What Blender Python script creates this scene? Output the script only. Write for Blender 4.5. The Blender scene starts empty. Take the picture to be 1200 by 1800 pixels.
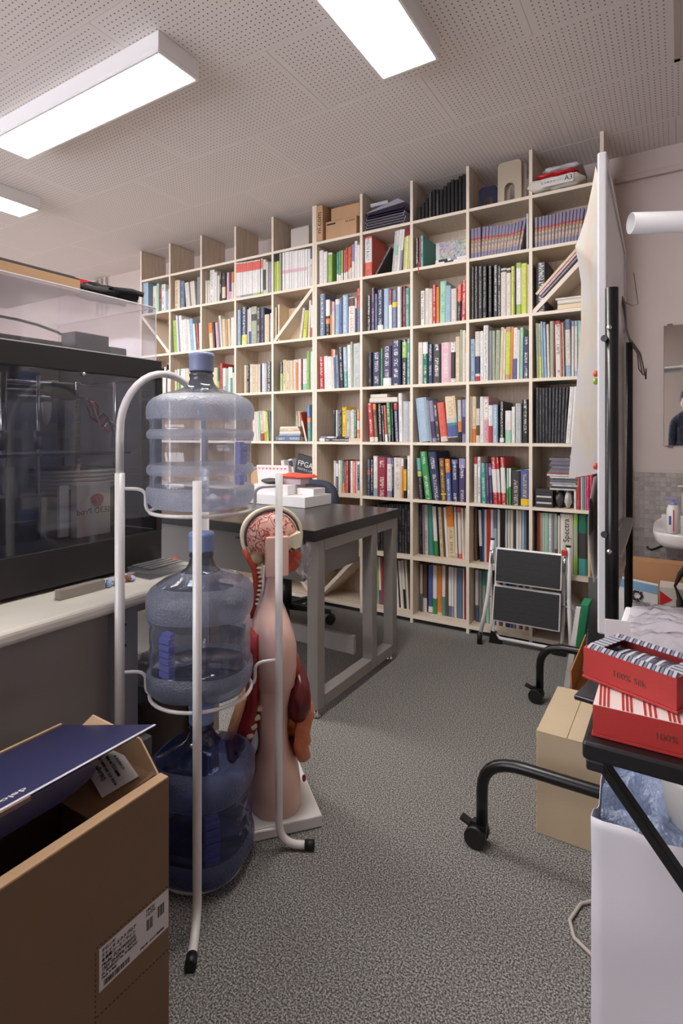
import bpy, bmesh, math, random
from mathutils import Vector, Matrix, noise
random.seed(7)
C = bpy.context.scene.collection
S = bpy.context.scene
PI = math.pi

# ---------------------------------------------------------------- camera, light, exposure
YAW = 0.5489
FPX = 973.07
cam_d = bpy.data.cameras.new('camera'); cam = bpy.data.objects.new('camera', cam_d); C.objects.link(cam)
cam.location = (0, 0, 1.11)
cam.rotation_euler = (PI/2, 0, YAW)
cam_d.sensor_fit = 'VERTICAL'; cam_d.sensor_height = 36.0; cam_d.sensor_width = 24.0
cam_d.lens = FPX/1800*36
cam_d.shift_y = -(900-763.5)/1800
cam_d.clip_start = .02
S.camera = cam
W = bpy.data.worlds.new('world'); S.world = W; W.use_nodes = True
W.node_tree.nodes['Background'].inputs[0].default_value = (.8, .85, 1, 1)
W.node_tree.nodes['Background'].inputs[1].default_value = .3
LAMP_POWER = 13.0         # emission strength of the fluorescent diffusers
S.view_settings.view_transform = 'Standard'; S.view_settings.look = 'None'
S.view_settings.exposure = 1.28; S.view_settings.gamma = 1.0; S.view_settings.use_curve_mapping = False
S.cycles.max_bounces = 10; S.cycles.diffuse_bounces = 5; S.cycles.glossy_bounces = 4
S.cycles.transmission_bounces = 8; S.cycles.transparent_max_bounces = 24
S.cycles.sample_clamp_indirect = 6; S.cycles.caustics_reflective = False; S.cycles.caustics_refractive = False

# ---------------------------------------------------------------- materials
def lin(c):
    return tuple(((v/255)/12.92 if v/255 <= .04045 else ((v/255+.055)/1.055)**2.4) for v in c)
MATS = {}
def mat(name, rgb, rough=.6, metal=0.0, var=0.0, vs=8.0, bump=0.0, bs=60.0, stretch=None, coat=0.0, spec=.5):
    if name in MATS: return MATS[name]
    m = bpy.data.materials.new(name); m.use_nodes = True; nt = m.node_tree; N = nt.nodes; L = nt.links
    b = N['Principled BSDF']; col = (*lin(rgb), 1)
    b.inputs['Base Color'].default_value = col; b.inputs['Roughness'].default_value = rough
    b.inputs['Metallic'].default_value = metal; b.inputs['Coat Weight'].default_value = coat
    b.inputs['Specular IOR Level'].default_value = spec
    tc = None
    def coords():
        t = N.new('ShaderNodeTexCoord'); mp = N.new('ShaderNodeMapping'); L.new(t.outputs['Object'], mp.inputs[0])
        if stretch: mp.inputs['Scale'].default_value = stretch
        return mp.outputs[0]
    if var:
        tc = coords(); n = N.new('ShaderNodeTexNoise'); n.inputs['Scale'].default_value = vs; n.inputs['Detail'].default_value = 5
        L.new(tc, n.inputs['Vector'])
        r = N.new('ShaderNodeMapRange'); r.inputs['From Min'].default_value = .3; r.inputs['From Max'].default_value = .7
        r.inputs['To Min'].default_value = 1-var; r.inputs['To Max'].default_value = 1+var
        L.new(n.outputs['Fac'], r.inputs['Value'])
        hs = N.new('ShaderNodeHueSaturation'); hs.inputs['Color'].default_value = col
        L.new(r.outputs[0], hs.inputs['Value']); L.new(hs.outputs[0], b.inputs['Base Color'])
    if bump:
        tc = tc or coords(); n2 = N.new('ShaderNodeTexNoise'); n2.inputs['Scale'].default_value = bs; n2.inputs['Detail'].default_value = 3
        L.new(tc, n2.inputs['Vector']); bp = N.new('ShaderNodeBump'); bp.inputs['Strength'].default_value = bump
        bp.inputs['Distance'].default_value = .004; L.new(n2.outputs['Fac'], bp.inputs['Height']); L.new(bp.outputs[0], b.inputs['Normal'])
    MATS[name] = m; return m

def clear(name, tint, body, amount, rough=.06, fres=1.45, bump=0.0, bs=80, film=.0, spread=.6):
    """thin clear plastic: tinted see-through wall with a glossy surface and a little body colour"""
    if name in MATS: return MATS[name]
    m = bpy.data.materials.new(name); m.use_nodes = True; nt = m.node_tree; N = nt.nodes; L = nt.links
    N.remove(N['Principled BSDF']); out = N['Material Output']
    tr = N.new('ShaderNodeBsdfTransparent'); tr.inputs[0].default_value = (*lin(tint), 1)
    df = N.new('ShaderNodeBsdfPrincipled'); df.inputs['Base Color'].default_value = (*lin(body), 1); df.inputs['Roughness'].default_value = max(rough, .12)
    gl = N.new('ShaderNodeBsdfGlossy'); gl.inputs['Roughness'].default_value = rough
    m1 = N.new('ShaderNodeMixShader'); m1.inputs[0].default_value = amount; L.new(tr.outputs[0], m1.inputs[1])
    ts = N.new('ShaderNodeBsdfTranslucent'); ts.inputs[0].default_value = (*lin(body), 1); mb_ = N.new('ShaderNodeMixShader'); mb_.inputs[0].default_value = .5
    L.new(df.outputs[0], mb_.inputs[1]); L.new(ts.outputs[0], mb_.inputs[2]); L.new(mb_.outputs[0], m1.inputs[2])
    lw = N.new('ShaderNodeLayerWeight'); lw.inputs[0].default_value = .5   # Facing = 1 - |cos|, the same on both sides of the wall
    p5 = N.new('ShaderNodeMath'); p5.operation = 'POWER'; p5.inputs[1].default_value = 4.5; L.new(lw.outputs['Facing'], p5.inputs[0])
    fr = N.new('ShaderNodeMath'); fr.operation = 'MULTIPLY_ADD'; fr.inputs[1].default_value = .9; fr.inputs[2].default_value = .05; L.new(p5.outputs[0], fr.inputs[0])
    m2 = N.new('ShaderNodeMixShader'); L.new(m1.outputs[0], m2.inputs[1]); L.new(gl.outputs[0], m2.inputs[2]); L.new(fr.outputs[0], m2.inputs[0])
    if film:
        p2 = N.new('ShaderNodeMath'); p2.operation = 'POWER'; p2.inputs[1].default_value = 2; L.new(lw.outputs['Facing'], p2.inputs[0])
        ma = N.new('ShaderNodeMath'); ma.operation = 'MULTIPLY_ADD'; ma.inputs[1].default_value = film; ma.inputs[2].default_value = amount
        L.new(p2.outputs[0], ma.inputs[0]); L.new(ma.outputs[0], m1.inputs[0])
    if bump:
        t = N.new('ShaderNodeTexCoord'); n2 = N.new('ShaderNodeTexNoise'); n2.inputs['Scale'].default_value = bs; n2.inputs['Detail'].default_value = 2
        L.new(t.outputs['Object'], n2.inputs['Vector']); bp = N.new('ShaderNodeBump'); bp.inputs['Strength'].default_value = bump
        bp.inputs['Distance'].default_value = .004; L.new(n2.outputs['Fac'], bp.inputs['Height'])
        for q in (df, gl, lw): L.new(bp.outputs[0], q.inputs['Normal'])
    L.new(m2.outputs[0], out.inputs[0]); MATS[name] = m; return m

def paper(name, rgb, through=.45, rough=.6):
    """thin paper: part of the light that falls on the back comes through"""
    m = mat(name, rgb, rough); nt = m.node_tree; N = nt.nodes; L = nt.links; b = N['Principled BSDF']
    t = N.new('ShaderNodeBsdfTranslucent'); t.inputs[0].default_value = (*lin(rgb), 1); x = N.new('ShaderNodeMixShader'); x.inputs[0].default_value = through
    L.new(b.outputs[0], x.inputs[1]); L.new(t.outputs[0], x.inputs[2]); L.new(x.outputs[0], N['Material Output'].inputs[0]); return m

def emit(name, rgb, power):
    m = bpy.data.materials.new(name); m.use_nodes = True; nt = m.node_tree
    nt.nodes.remove(nt.nodes['Principled BSDF']); e = nt.nodes.new('ShaderNodeEmission')
    e.inputs[0].default_value = (*lin(rgb), 1); e.inputs[1].default_value = power
    nt.links.new(e.outputs[0], nt.nodes['Material Output'].inputs[0]); return m

# ---------------------------------------------------------------- mesh helpers
class MB:
    def __init__(s): s.v = []; s.f = []; s.m = []; s.sm = []
    def face(s, idx, mi=0, smooth=False): s.f.append(tuple(idx)); s.m.append(mi); s.sm.append(smooth)
    def add(s, pts, faces, mi=0, smooth=False):
        o = len(s.v); s.v += [tuple(p) for p in pts]
        for f in faces: s.face([o+i for i in f], mi, smooth)
        return s
    def box(s, x0, y0, z0, x1, y1, z1, mi=0):
        return s.hexa([(x0,y0,z0),(x1,y0,z0),(x1,y1,z0),(x0,y1,z0),(x0,y0,z1),(x1,y0,z1),(x1,y1,z1),(x0,y1,z1)], mi)
    def hexa(s, p, mi=0):
        return s.add(p, [(3,2,1,0),(4,5,6,7),(0,1,5,4),(1,2,6,5),(2,3,7,6),(3,0,4,7)], mi)
    def obox(s, c, ax, ay, az, mi=0):
        """box from centre and three half-axis vectors"""
        c, ax, ay, az = map(Vector, (c, ax, ay, az))
        P = [c-ax-ay-az, c+ax-ay-az, c+ax+ay-az, c-ax+ay-az, c-ax-ay+az, c+ax-ay+az, c+ax+ay+az, c-ax+ay+az]
        return s.hexa(P, mi)
    def bar(s, a, b, w, h, up=(0,0,1), mi=0):
        a, b, up = Vector(a), Vector(b), Vector(up); d = (b-a); l = d.length/2; d = d.normalized()
        sd = d.cross(up).normalized(); u = sd.cross(d).normalized()
        return s.obox((a+b)/2, d*l, sd*w/2, u*h/2, mi)
    def tube(s, pts, r, n=10, mi=0, closed=False, caps=True):
        pts = [Vector(p) for p in pts]; k = len(pts); rs = r if isinstance(r, (list, tuple)) else [r]*k
        rings = []; ref = None
        for i, p in enumerate(pts):
            a = pts[(i-1) % k] if (i > 0 or closed) else p; b = pts[(i+1) % k] if (i < k-1 or closed) else p
            t = (b-a).normalized()
            if ref is None: ref = Vector((0,0,1)) if abs(t.z) < .9 else Vector((1,0,0))
            ref = (ref-t*ref.dot(t)); ref = ref.normalized() if ref.length > 1e-6 else t.orthogonal().normalized()
            bi = t.cross(ref)
            rings.append([p+ref*(rs[i]*math.cos(2*PI*j/n))+bi*(rs[i]*math.sin(2*PI*j/n)) for j in range(n)])
        o = len(s.v)
        for R in rings: s.v += [tuple(q) for q in R]
        for i in range(k if closed else k-1):
            for j in range(n):
                a = o+i*n+j; b = o+i*n+(j+1) % n; c2 = o+((i+1) % k)*n+(j+1) % n; d = o+((i+1) % k)*n+j
                s.face((a, b, c2, d), mi, True)
        if caps and not closed:
            s.face([o+j for j in range(n)][::-1], mi); s.face([o+(k-1)*n+j for j in range(n)], mi)
        return s
    def lathe(s, prof, c=(0,0,0), n=32, mi=0, smooth=True, sq=0.0, rot=0.0):
        """prof: (radius, z[, material]); sq squares the outline off slightly"""
        o = len(s.v); c = Vector(c)
        for q in prof:
            for j in range(n):
                a = 2*PI*j/n; rr = q[0]
                if sq: rr = q[0]*(1+sq*(abs(math.sin(2*a))**1.5-.5))
                s.v.append((c.x+rr*math.cos(a+rot), c.y+rr*math.sin(a+rot), c.z+q[1]))
        for i in range(len(prof)-1):
            mm = prof[i][2] if len(prof[i]) > 2 else mi
            for j in range(n):
                s.face((o+i*n+j, o+i*n+(j+1) % n, o+(i+1)*n+(j+1) % n, o+(i+1)*n+j), mm, smooth)
        if prof[0][0] > 1e-5: s.face([o+j for j in range(n)][::-1], prof[0][2] if len(prof[0]) > 2 else mi)
        if prof[-1][0] > 1e-5: s.face([o+(len(prof)-1)*n+j for j in range(n)], prof[-1][2] if len(prof[-1]) > 2 else mi)
        return s
    def ell(s, c, r, nu=20, nv=12, mi=0, ax=None, lump=0.0, ls=20.0, ph=0.0):
        c = Vector(c); A = ax or (Vector((1,0,0)), Vector((0,1,0)), Vector((0,0,1))); o = len(s.v)
        for i in range(nv+1):
            th = PI*i/nv
            for j in range(nu):
                a = 2*PI*j/nu; d = Vector((math.sin(th)*math.cos(a), math.sin(th)*math.sin(a), math.cos(th)))
                k = 1.0
                if lump: k = 1+lump*noise.noise((d*ls)+Vector((ph, ph*2, 0)))
                s.v.append(tuple(c+A[0]*(d.x*r[0]*k)+A[1]*(d.y*r[1]*k)+A[2]*(d.z*r[2]*k)))
        for i in range(nv):
            for j in range(nu):
                s.face((o+i*nu+j, o+(i+1)*nu+j, o+(i+1)*nu+(j+1) % nu, o+i*nu+(j+1) % nu), mi, True)
        return s
    def grid(s, fn, nu, nv, mi=0, smooth=True, thick=0.0):
        o = len(s.v)
        for i in range(nu+1):
            for j in range(nv+1): s.v.append(tuple(fn(i/nu, j/nv)))
        for i in range(nu):
            for j in range(nv):
                a = o+i*(nv+1)+j; s.face((a, a+nv+1, a+nv+2, a+1), mi, smooth)
        return s
    def prism(s, poly, axis_o, u, v, d, mi=0):
        """flat outline (2-D points) in the plane origin/u/v, pushed along d"""
        O, u, v, d = map(Vector, (axis_o, u, v, d)); n = len(poly)
        a = [O+u*x+v*y for x, y in poly]; b = [q+d for q in a]; o = len(s.v)
        s.v += [tuple(q) for q in a+b]
        s.face([o+i for i in range(n)][::-1], mi); s.face([o+n+i for i in range(n)], mi)
        for i in range(n): s.face((o+i, o+(i+1) % n, o+n+(i+1) % n, o+n+i), mi)
        return s
    def build(s, name, mats, parent=None, bevel=0.0, solid=0.0, subsurf=0, seg=2):
        off = Vector((0,0,0)); q = parent
        while q is not None: off += q.location; q = q.parent
        me = bpy.data.meshes.new(name); me.from_pydata([tuple(Vector(p)-off) for p in s.v], [], s.f)
        mats = mats if isinstance(mats, (list, tuple)) else [mats]
        for m in mats: me.materials.append(m)
        me.polygons.foreach_set('material_index', s.m); me.polygons.foreach_set('use_smooth', s.sm)
        me.update()
        bm = bmesh.new(); bm.from_mesh(me)
        bmesh.ops.recalc_face_normals(bm, faces=bm.faces)
        if bevel:
            ed = [e for e in bm.edges if len(e.link_faces) == 2 and e.calc_face_angle(0) > .6]
            if ed: bmesh.ops.bevel(bm, geom=ed, offset=bevel, segments=seg, profile=.5, affect='EDGES', clamp_overlap=True)
        bm.to_mesh(me); bm.free()
        ob = bpy.data.objects.new(name, me); C.objects.link(ob)
        if parent is not None: ob.parent = parent
        if solid:
            md = ob.modifiers.new('thickness', 'SOLIDIFY'); md.thickness = solid; md.offset = 0
        if subsurf:
            md = ob.modifiers.new('smooth', 'SUBSURF'); md.levels = subsurf; md.render_levels = subsurf
        return ob

def tag(o, label=None, cat=None, group=None, kind=None):
    if label: o['label'] = label
    if cat: o['category'] = cat
    if group: o['group'] = group
    if kind: o['kind'] = kind
    return o
def thing(name, label, cat, loc, group=None):
    o = bpy.data.objects.new(name, None); C.objects.link(o); o.location = loc; o.empty_display_size = .05
    return tag(o, label, cat, group)
def move_to_origin(o, p):
    """put a single-mesh thing's origin at p"""
    p = Vector(p); o.data.transform(Matrix.Translation(-p)); o.location = p; return o
def text(body, size, at, right, up, m, parent=None, name='printed_text', align='CENTER', thick=.0003, mirror=False, squash=1.0):
    cu = bpy.data.curves.new(name, 'FONT'); cu.body = body; cu.size = size; cu.align_x = align; cu.align_y = 'CENTER'; cu.extrude = thick
    cu.resolution_u = 2
    t = bpy.data.objects.new(name, cu); C.objects.link(t); bpy.context.view_layer.update()
    me = bpy.data.meshes.new_from_object(t.evaluated_get(bpy.context.evaluated_depsgraph_get()))
    bpy.data.objects.remove(t); bpy.data.curves.remove(cu)
    r, u = Vector(right).normalized(), Vector(up).normalized(); n = r.cross(u)
    if mirror: r = -r
    M = Matrix((( r.x*squash, u.x, n.x, at[0]), (r.y*squash, u.y, n.y, at[1]), (r.z*squash, u.z, n.z, at[2]), (0,0,0,1)))
    me.transform(M); off = Vector((0,0,0)); q = parent
    while q is not None: off += q.location; q = q.parent
    me.transform(Matrix.Translation(-off)); me.materials.clear(); me.materials.append(m); me.name = name
    o = bpy.data.objects.new(name, me); C.objects.link(o)
    if parent is not None: o.parent = parent
    return o
def arc(p0, p1, p2, n=6):
    """quadratic bend p0-p1-p2"""
    p0, p1, p2 = map(Vector, (p0, p1, p2)); return [(p0*(1-t)**2+p1*2*t*(1-t)+p2*t*t) for t in [i/n for i in range(n+1)]]

# ---------------------------------------------------------------- shared materials
M_WHITE = mat('white_plastic', (225, 222, 218), .45)
M_BLACK = mat('black_plastic', (24, 23, 25), .45)
M_BLACKM = mat('black_enamel', (16, 15, 16), .3)
M_INK = mat('black_ink', (28, 26, 28), .7)
M_WALL = mat('wall_paint', (214, 200, 194), .8, var=.02, vs=3, bump=.15, bs=220)
M_CEIL_EDGE = mat('ceiling_paint', (222, 216, 212), .9)
M_CARD = mat('brown_cardboard', (196, 158, 120), .85, var=.05, vs=14, bump=.15, bs=90, stretch=(1, 1, .25))
M_STEEL = mat('brushed_steel', (170, 170, 172), .3, metal=.9)
M_CHROME = mat('chrome', (215, 215, 218), .12, metal=1)
M_GREY = mat('grey_enamel', (150, 146, 143), .42, var=.02, vs=5)

# ================================================================ THE ROOM
X0, X1, Y0, Y1, H = -7.2, 1.75, -2.2, 3.34, 2.61
def carpet_mat():
    m = bpy.data.materials.new('speckled_carpet'); m.use_nodes = True; nt = m.node_tree; N = nt.nodes; L = nt.links
    b = N['Principled BSDF']; b.inputs['Roughness'].default_value = .95; b.inputs['Specular IOR Level'].default_value = .15
    t = N.new('ShaderNodeTexCoord'); mp = N.new('ShaderNodeMapping'); mp.inputs['Scale'].default_value = (1, 1.0, 1); L.new(t.outputs['Object'], mp.inputs[0])
    n1 = N.new('ShaderNodeTexNoise'); n1.inputs['Scale'].default_value = 250; n1.inputs['Detail'].default_value = 4; n1.inputs['Roughness'].default_value = .65
    v = N.new('ShaderNodeTexVoronoi'); v.inputs['Scale'].default_value = 260
    L.new(mp.outputs[0], n1.inputs['Vector']); L.new(mp.outputs[0], v.inputs['Vector'])
    r = N.new('ShaderNodeValToRGB'); e = r.color_ramp.elements
    e[0].position = .40; e[0].color = (*lin((68, 67, 65)), 1); e[1].position = .61; e[1].color = (*lin((184, 181, 177)), 1)
    k = e.new(.5); k.color = (*lin((122, 120, 117)), 1)
    L.new(n1.outputs['Fac'], r.inputs[0])
    n3 = N.new('ShaderNodeTexNoise'); n3.inputs['Scale'].default_value = 1.4; L.new(t.outputs['Object'], n3.inputs['Vector'])
    mr = N.new('ShaderNodeMapRange'); mr.inputs['To Min'].default_value = .9; mr.inputs['To Max'].default_value = 1.08; L.new(n3.outputs['Fac'], mr.inputs['Value'])
    hs = N.new('ShaderNodeHueSaturation'); L.new(r.outputs[0], hs.inputs['Color']); L.new(mr.outputs[0], hs.inputs['Value']); L.new(hs.outputs[0], b.inputs['Base Color'])
    bp = N.new('ShaderNodeBump'); bp.inputs['Strength'].default_value = .6; bp.inputs['Distance'].default_value = .004
    L.new(n1.outputs['Fac'], bp.inputs['Height']); L.new(bp.outputs[0], b.inputs['Normal']); return m
fl = MB().box(X0, Y0, -.05, X1, Y1, 0).build('floor', carpet_mat()); tag(fl, 'grey speckled loop carpet covering the room floor', kind='structure')
tag(MB().box(X0, Y1, -.05, X1, Y1+.3, H+.05).build('wall_back', M_WALL), 'pinkish white painted wall behind the bookcases and sink', kind='structure')
for n_, a in (('wall_left', (X0-.4, Y0, -.05, X0, Y1, H+.05)), ('wall_right', (X1, Y0, -.05, X1+.4, Y1, H+.05)), ('wall_front', (X0, Y0-.4, -.05, X1, Y0, H+.05))):
    tag(MB().box(*a).build(n_, M_WALL), 'pinkish white painted plaster wall', kind='structure')
ceil = MB().box(X0, Y0, H+.008, X1, Y1, H+.06).build('ceiling', mat('ceiling_void', (120, 112, 108), .9)); tag(ceil, 'low ceiling lined with perforated acoustic boards', kind='structure')
def perf_mat():
    m = bpy.data.materials.new('perforated_board'); m.use_nodes = True; nt = m.node_tree; N = nt.nodes; L = nt.links
    b = N['Principled BSDF']; b.inputs['Roughness'].default_value = .9; b.inputs['Specular IOR Level'].default_value = .2
    t = N.new('ShaderNodeTexCoord'); sx = N.new('ShaderNodeSeparateXYZ'); L.new(t.outputs['Object'], sx.inputs[0])
    def mth(op, a, b_=None, c_=None):
        q = N.new('ShaderNodeMath'); q.operation = op
        for i, z in enumerate((a, b_, c_)):
            if z is None: continue
            if isinstance(z, (int, float)): q.inputs[i].default_value = z
            else: L.new(z, q.inputs[i])
        return q.outputs[0]
    P = .0217; ds = []; edge = []
    for ax, half in ((0, .455), (1, .2275)):
        c_ = sx.outputs[ax]; fr = mth('SUBTRACT', mth('FRACT', mth('DIVIDE', mth('ADD', c_, 10*P), P)), .5)
        ds.append(mth('MULTIPLY', fr, fr)); edge.append(mth('LESS_THAN', mth('ABSOLUTE', c_), half-.018))
    d = mth('SQRT', mth('ADD', ds[0], ds[1])); hole = mth('MULTIPLY', mth('LESS_THAN', d, .13), mth('MULTIPLY', edge[0], edge[1]))
    n = N.new('ShaderNodeTexNoise'); n.inputs['Scale'].default_value = 2.5; L.new(t.outputs['Object'], n.inputs['Vector'])
    mx = N.new('ShaderNodeMix'); mx.data_type = 'RGBA'; mx.inputs[6].default_value = (*lin((236, 229, 225)), 1); mx.inputs[7].default_value = (*lin((102, 92, 88)), 1)
    L.new(hole, mx.inputs[0]); L.new(mx.outputs[2], b.inputs['Base Color'])
    bp = N.new('ShaderNodeBump'); bp.inputs['Strength'].default_value = .5; bp.inputs['Distance'].default_value = .004; bp.invert = True
    L.new(hole, bp.inputs['Height']); L.new(bp.outputs[0], b.inputs['Normal']); return m
bmb = MB().box(-.4545, -.227, -.008, .4545, .227, .008).build('ceiling_board', [perf_mat()], None, bevel=.0012, seg=1)
first = True; r_ = 0; yy = 2.15+.2275
ys = [2.15+.2275+.455*k for k in range(-10, 3)]
for k, yc in enumerate(ys):
    sh = -.9275 if (k % 2 == 0) else -.4725
    for q in range(-9, 4):
        xc = sh+.455+.91*q
        if xc-.455 < X0-.38 or xc+.455 > X1+.3: continue
        if yc < Y0+.2 or yc > Y1-.05: pass
        if first: o = bmb; first = False
        else: o = bmb.copy(); C.objects.link(o)
        o.parent = ceil; o.location = (xc, yc, H+.008)
# cut ceiling boards that would run through the wall are hidden in the wall thickness
tag(MB().box(X0, Y1-.012, 0, X1, Y1, .07).build('baseboard_back', mat('vinyl_base', (120, 112, 108), .6)), 'grey vinyl baseboard', kind='structure')
# conduit along the back wall
cd = MB().box(-.30, Y1-.028, 2.462, X1, Y1, 2.495)
tag(cd.build('trim_1', mat('conduit_paint', (205, 190, 184), .6), bevel=.006), 'painted cable duct running along the wall by the ceiling', kind='structure')
cdl = thing('wall_conduit', 'thin white pipes at the top of the wall beyond the bookcase end', 'pipe', (-4.72, 3.31, 2.40))
for i in range(3): MB().tube([(-4.80+.07*i, 3.315, 2.25), (-4.80+.07*i, 3.315, 2.60)], .014, 8).build('pipe', M_WHITE, cdl)
# ceiling hatch
hm = mat('hatch_paint', (196, 184, 178), .8)
ht = MB(); ht.box(-.02, 2.13, H-.004, .0, 2.6, H-.0005); ht.box(-.02, 2.58, H-.004, .45, 2.6, H-.0005); ht.box(.43, 2.13, H-.004, .45, 2.6, H-.0005); ht.box(-.02, 2.13, H-.004, .45, 2.15, H-.0005)
tag(ht.build('trim_2', hm), 'thin frame of the ceiling access hatch', kind='structure')

# ---------------------------------------------------------------- lamps
M_DIFF = emit('lit_diffuser', (255, 250, 245), LAMP_POWER)
M_LAMPW = mat('lamp_housing_white', (236, 234, 234), .5)
def lamp(x0, y0, x1, y1, label):
    t = thing('ceiling_light', label, 'ceiling light', ((x0+x1)/2, (y0+y1)/2, H), 'fluorescent ceiling lights')
    b = MB(); z0, z1 = 2.53, H-.0005; w = .012
    b.box(x0, y0, z0+.012, x1, y1, z1)
    for a in ((x0, y0, x0+w, y1), (x1-w, y0, x1, y1), (x0+w, y0, x1-w, y0+w), (x0+w, y1-w, x1-w, y1)): b.box(a[0], a[1], z0, a[2], a[3], z0+.012)
    b.build('housing', M_LAMPW, t, bevel=.002, seg=1)
    MB().box(x0+w, y0+w, z0+.004, x1-w, y1-w, z0+.0115).build('diffuser', M_DIFF, t)
    return t
lamp(-2.88, 1.395, -1.648, 1.600, 'long lit ceiling light above the printer, running towards the middle')
lamp(-1.022, .76, -.778, 1.985, 'large lit ceiling light cut off by the top edge, nearer the whiteboard')
lamp(-3.69, .78, -3.46, 2.0, 'small distant lit ceiling light at the edge beyond the printer')
lamp(-5.6, .78, -5.37, 2.0, 'lit ceiling light over the far side of the room')  # extra lamp out of view, added to light the far side
lamp(-2.9, -1.3, -1.66, -1.1, 'lit ceiling light over the space behind the camera')  # unseen lamp added for more light from behind the camera
# glowing panels added unseen behind the camera to brighten ceiling and shelves
M_FILL = emit('daylit_frosted_glass', (240, 240, 250), 3.0)
for k, (xa, xb) in enumerate(((-6.6, -4.9), (-4.7, -3.0), (-2.8, -1.1))):
    wf = MB(); z0, z1 = .85, 2.35
    wf.box(xa, Y0, z0-.05, xb, Y0+.05, z0); wf.box(xa, Y0, z1, xb, Y0+.05, z1+.05); wf.box(xa-.05, Y0, z0-.05, xa, Y0+.05, z1+.05); wf.box(xb, Y0, z0-.05, xb+.05, Y0+.05, z1+.05); wf.box((xa+xb)/2-.02, Y0, z0, (xa+xb)/2+.02, Y0+.05, z1)
    wo = wf.build('window_%d' % (k+1), M_LAMPW); tag(wo, 'wide frosted window in the wall behind the camera', kind='structure')
    MB().box(xa+.002, Y0+.004, z0+.002, (xa+xb)/2-.022, Y0+.012, z1-.002).build('window_pane', M_FILL, wo); MB().box((xa+xb)/2+.022, Y0+.004, z0+.002, xb-.002, Y0+.012, z1-.002).build('window_pane', M_FILL, wo)
lamp(-6.95, 1.5, -5.75, 1.7, 'lit ceiling light over the far end behind the printer')  # added out of view to brighten the left end
lamp(-4.6, -.6, -4.37, .6, 'lit ceiling light by the far side wall')  # second unseen lamp added to lift the left side

# ================================================================ BOOKCASES
def wood_mat():
    m = bpy.data.materials.new('birch_board'); m.use_nodes = True; nt = m.node_tree; N = nt.nodes; L = nt.links
    b = N['Principled BSDF']; b.inputs['Roughness'].default_value = .6
    t = N.new('ShaderNodeTexCoord'); mp = N.new('ShaderNodeMapping'); mp.inputs['Scale'].default_value = (14, 14, 1.2); L.new(t.outputs['Object'], mp.inputs[0])
    n = N.new('ShaderNodeTexNoise'); n.inputs['Scale'].default_value = 5; n.inputs['Detail'].default_value = 6; L.new(mp.outputs[0], n.inputs['Vector'])
    r = N.new('ShaderNodeValToRGB'); e = r.color_ramp.elements; e[0].position = .3; e[0].color = (*lin((206, 188, 168)), 1); e[1].position = .7; e[1].color = (*lin((226, 212, 193)), 1)
    L.new(n.outputs['Fac'], r.inputs[0]); L.new(r.outputs[0], b.inputs['Base Color']); return m
M_WOOD = wood_mat()
M_WOODE = mat('birch_edge', (236, 224, 206), .55, var=.02, vs=20)
SZ = [2.606, 2.358, 2.080, 1.740, 1.396, 1.055, .720, .381, .037]
PITCH = .3405; TH = .017; FY, BY = 3.0, 3.25
XA, XB = -2.0324, -3.7533
def bookcase(xl, label, diag):
    t = thing('bookcase', label, 'bookcase', (xl+2.5*PITCH, FY, 0), 'birch cube bookcases along the back wall')
    for i in range(6):
        x = xl+i*PITCH; b = MB(); b.box(x-TH/2, FY+.001, 0, x+TH/2, BY, SZ[0]); b.box(x-TH/2, FY, 0, x+TH/2, FY+.001, SZ[0], 1)
        b.build('divider', [M_WOOD, M_WOODE], t)
    for k in range(1, 9):
        for i in range(5):
            x = xl+i*PITCH; b = MB(); th = TH if k < 7 else .022
            b.box(x+TH/2, FY+.002, SZ[k]-th/2, x+PITCH-TH/2, BY, SZ[k]+th/2); b.box(x+TH/2, FY+.001, SZ[k]-th/2, x+PITCH-TH/2, FY+.002, SZ[k]+th/2, 1)
            b.build('shelf', [M_WOOD, M_WOODE], t)
    for i in range(5):
        x = xl+i*PITCH
        MB().box(x+TH/2, BY-.006, SZ[8], x+PITCH-TH/2, BY, SZ[1]).build('back_panel', M_WOOD, t)
    for (col, row, up) in diag:
        x0 = xl+col*PITCH+TH/2; x1 = x0+PITCH-TH; zb = SZ[row+1]+TH/2; zt = SZ[row]-TH/2; q = .009
        a, b2 = ((x0, zb), (x1, zt)) if up else ((x1, zb), (x0, zt))
        dx = 1 if up else -1
        poly = [(a[0], a[1]), (a[0]+dx*.017, a[1]), (b2[0], b2[1]-.017), (b2[0], b2[1]), (b2[0]-dx*.014, b2[1]), (a[0], a[1]+.014)]
        MB().prism(poly, (0, FY+.004, 0), (1,0,0), (0,0,1), (0, .24, 0)).build('diagonal_shelf', M_WOODE, t)
    return t
bookcase(XA, 'five column birch bookcase on the whiteboard side with dense technical books', [(4, 2, True), (0, 7, True)])
bookcase(XB, 'five column birch bookcase on the printer side with paperbacks and magazines', [(0, 2, False), (4, 2, True), (4, 7, False)])

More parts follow.
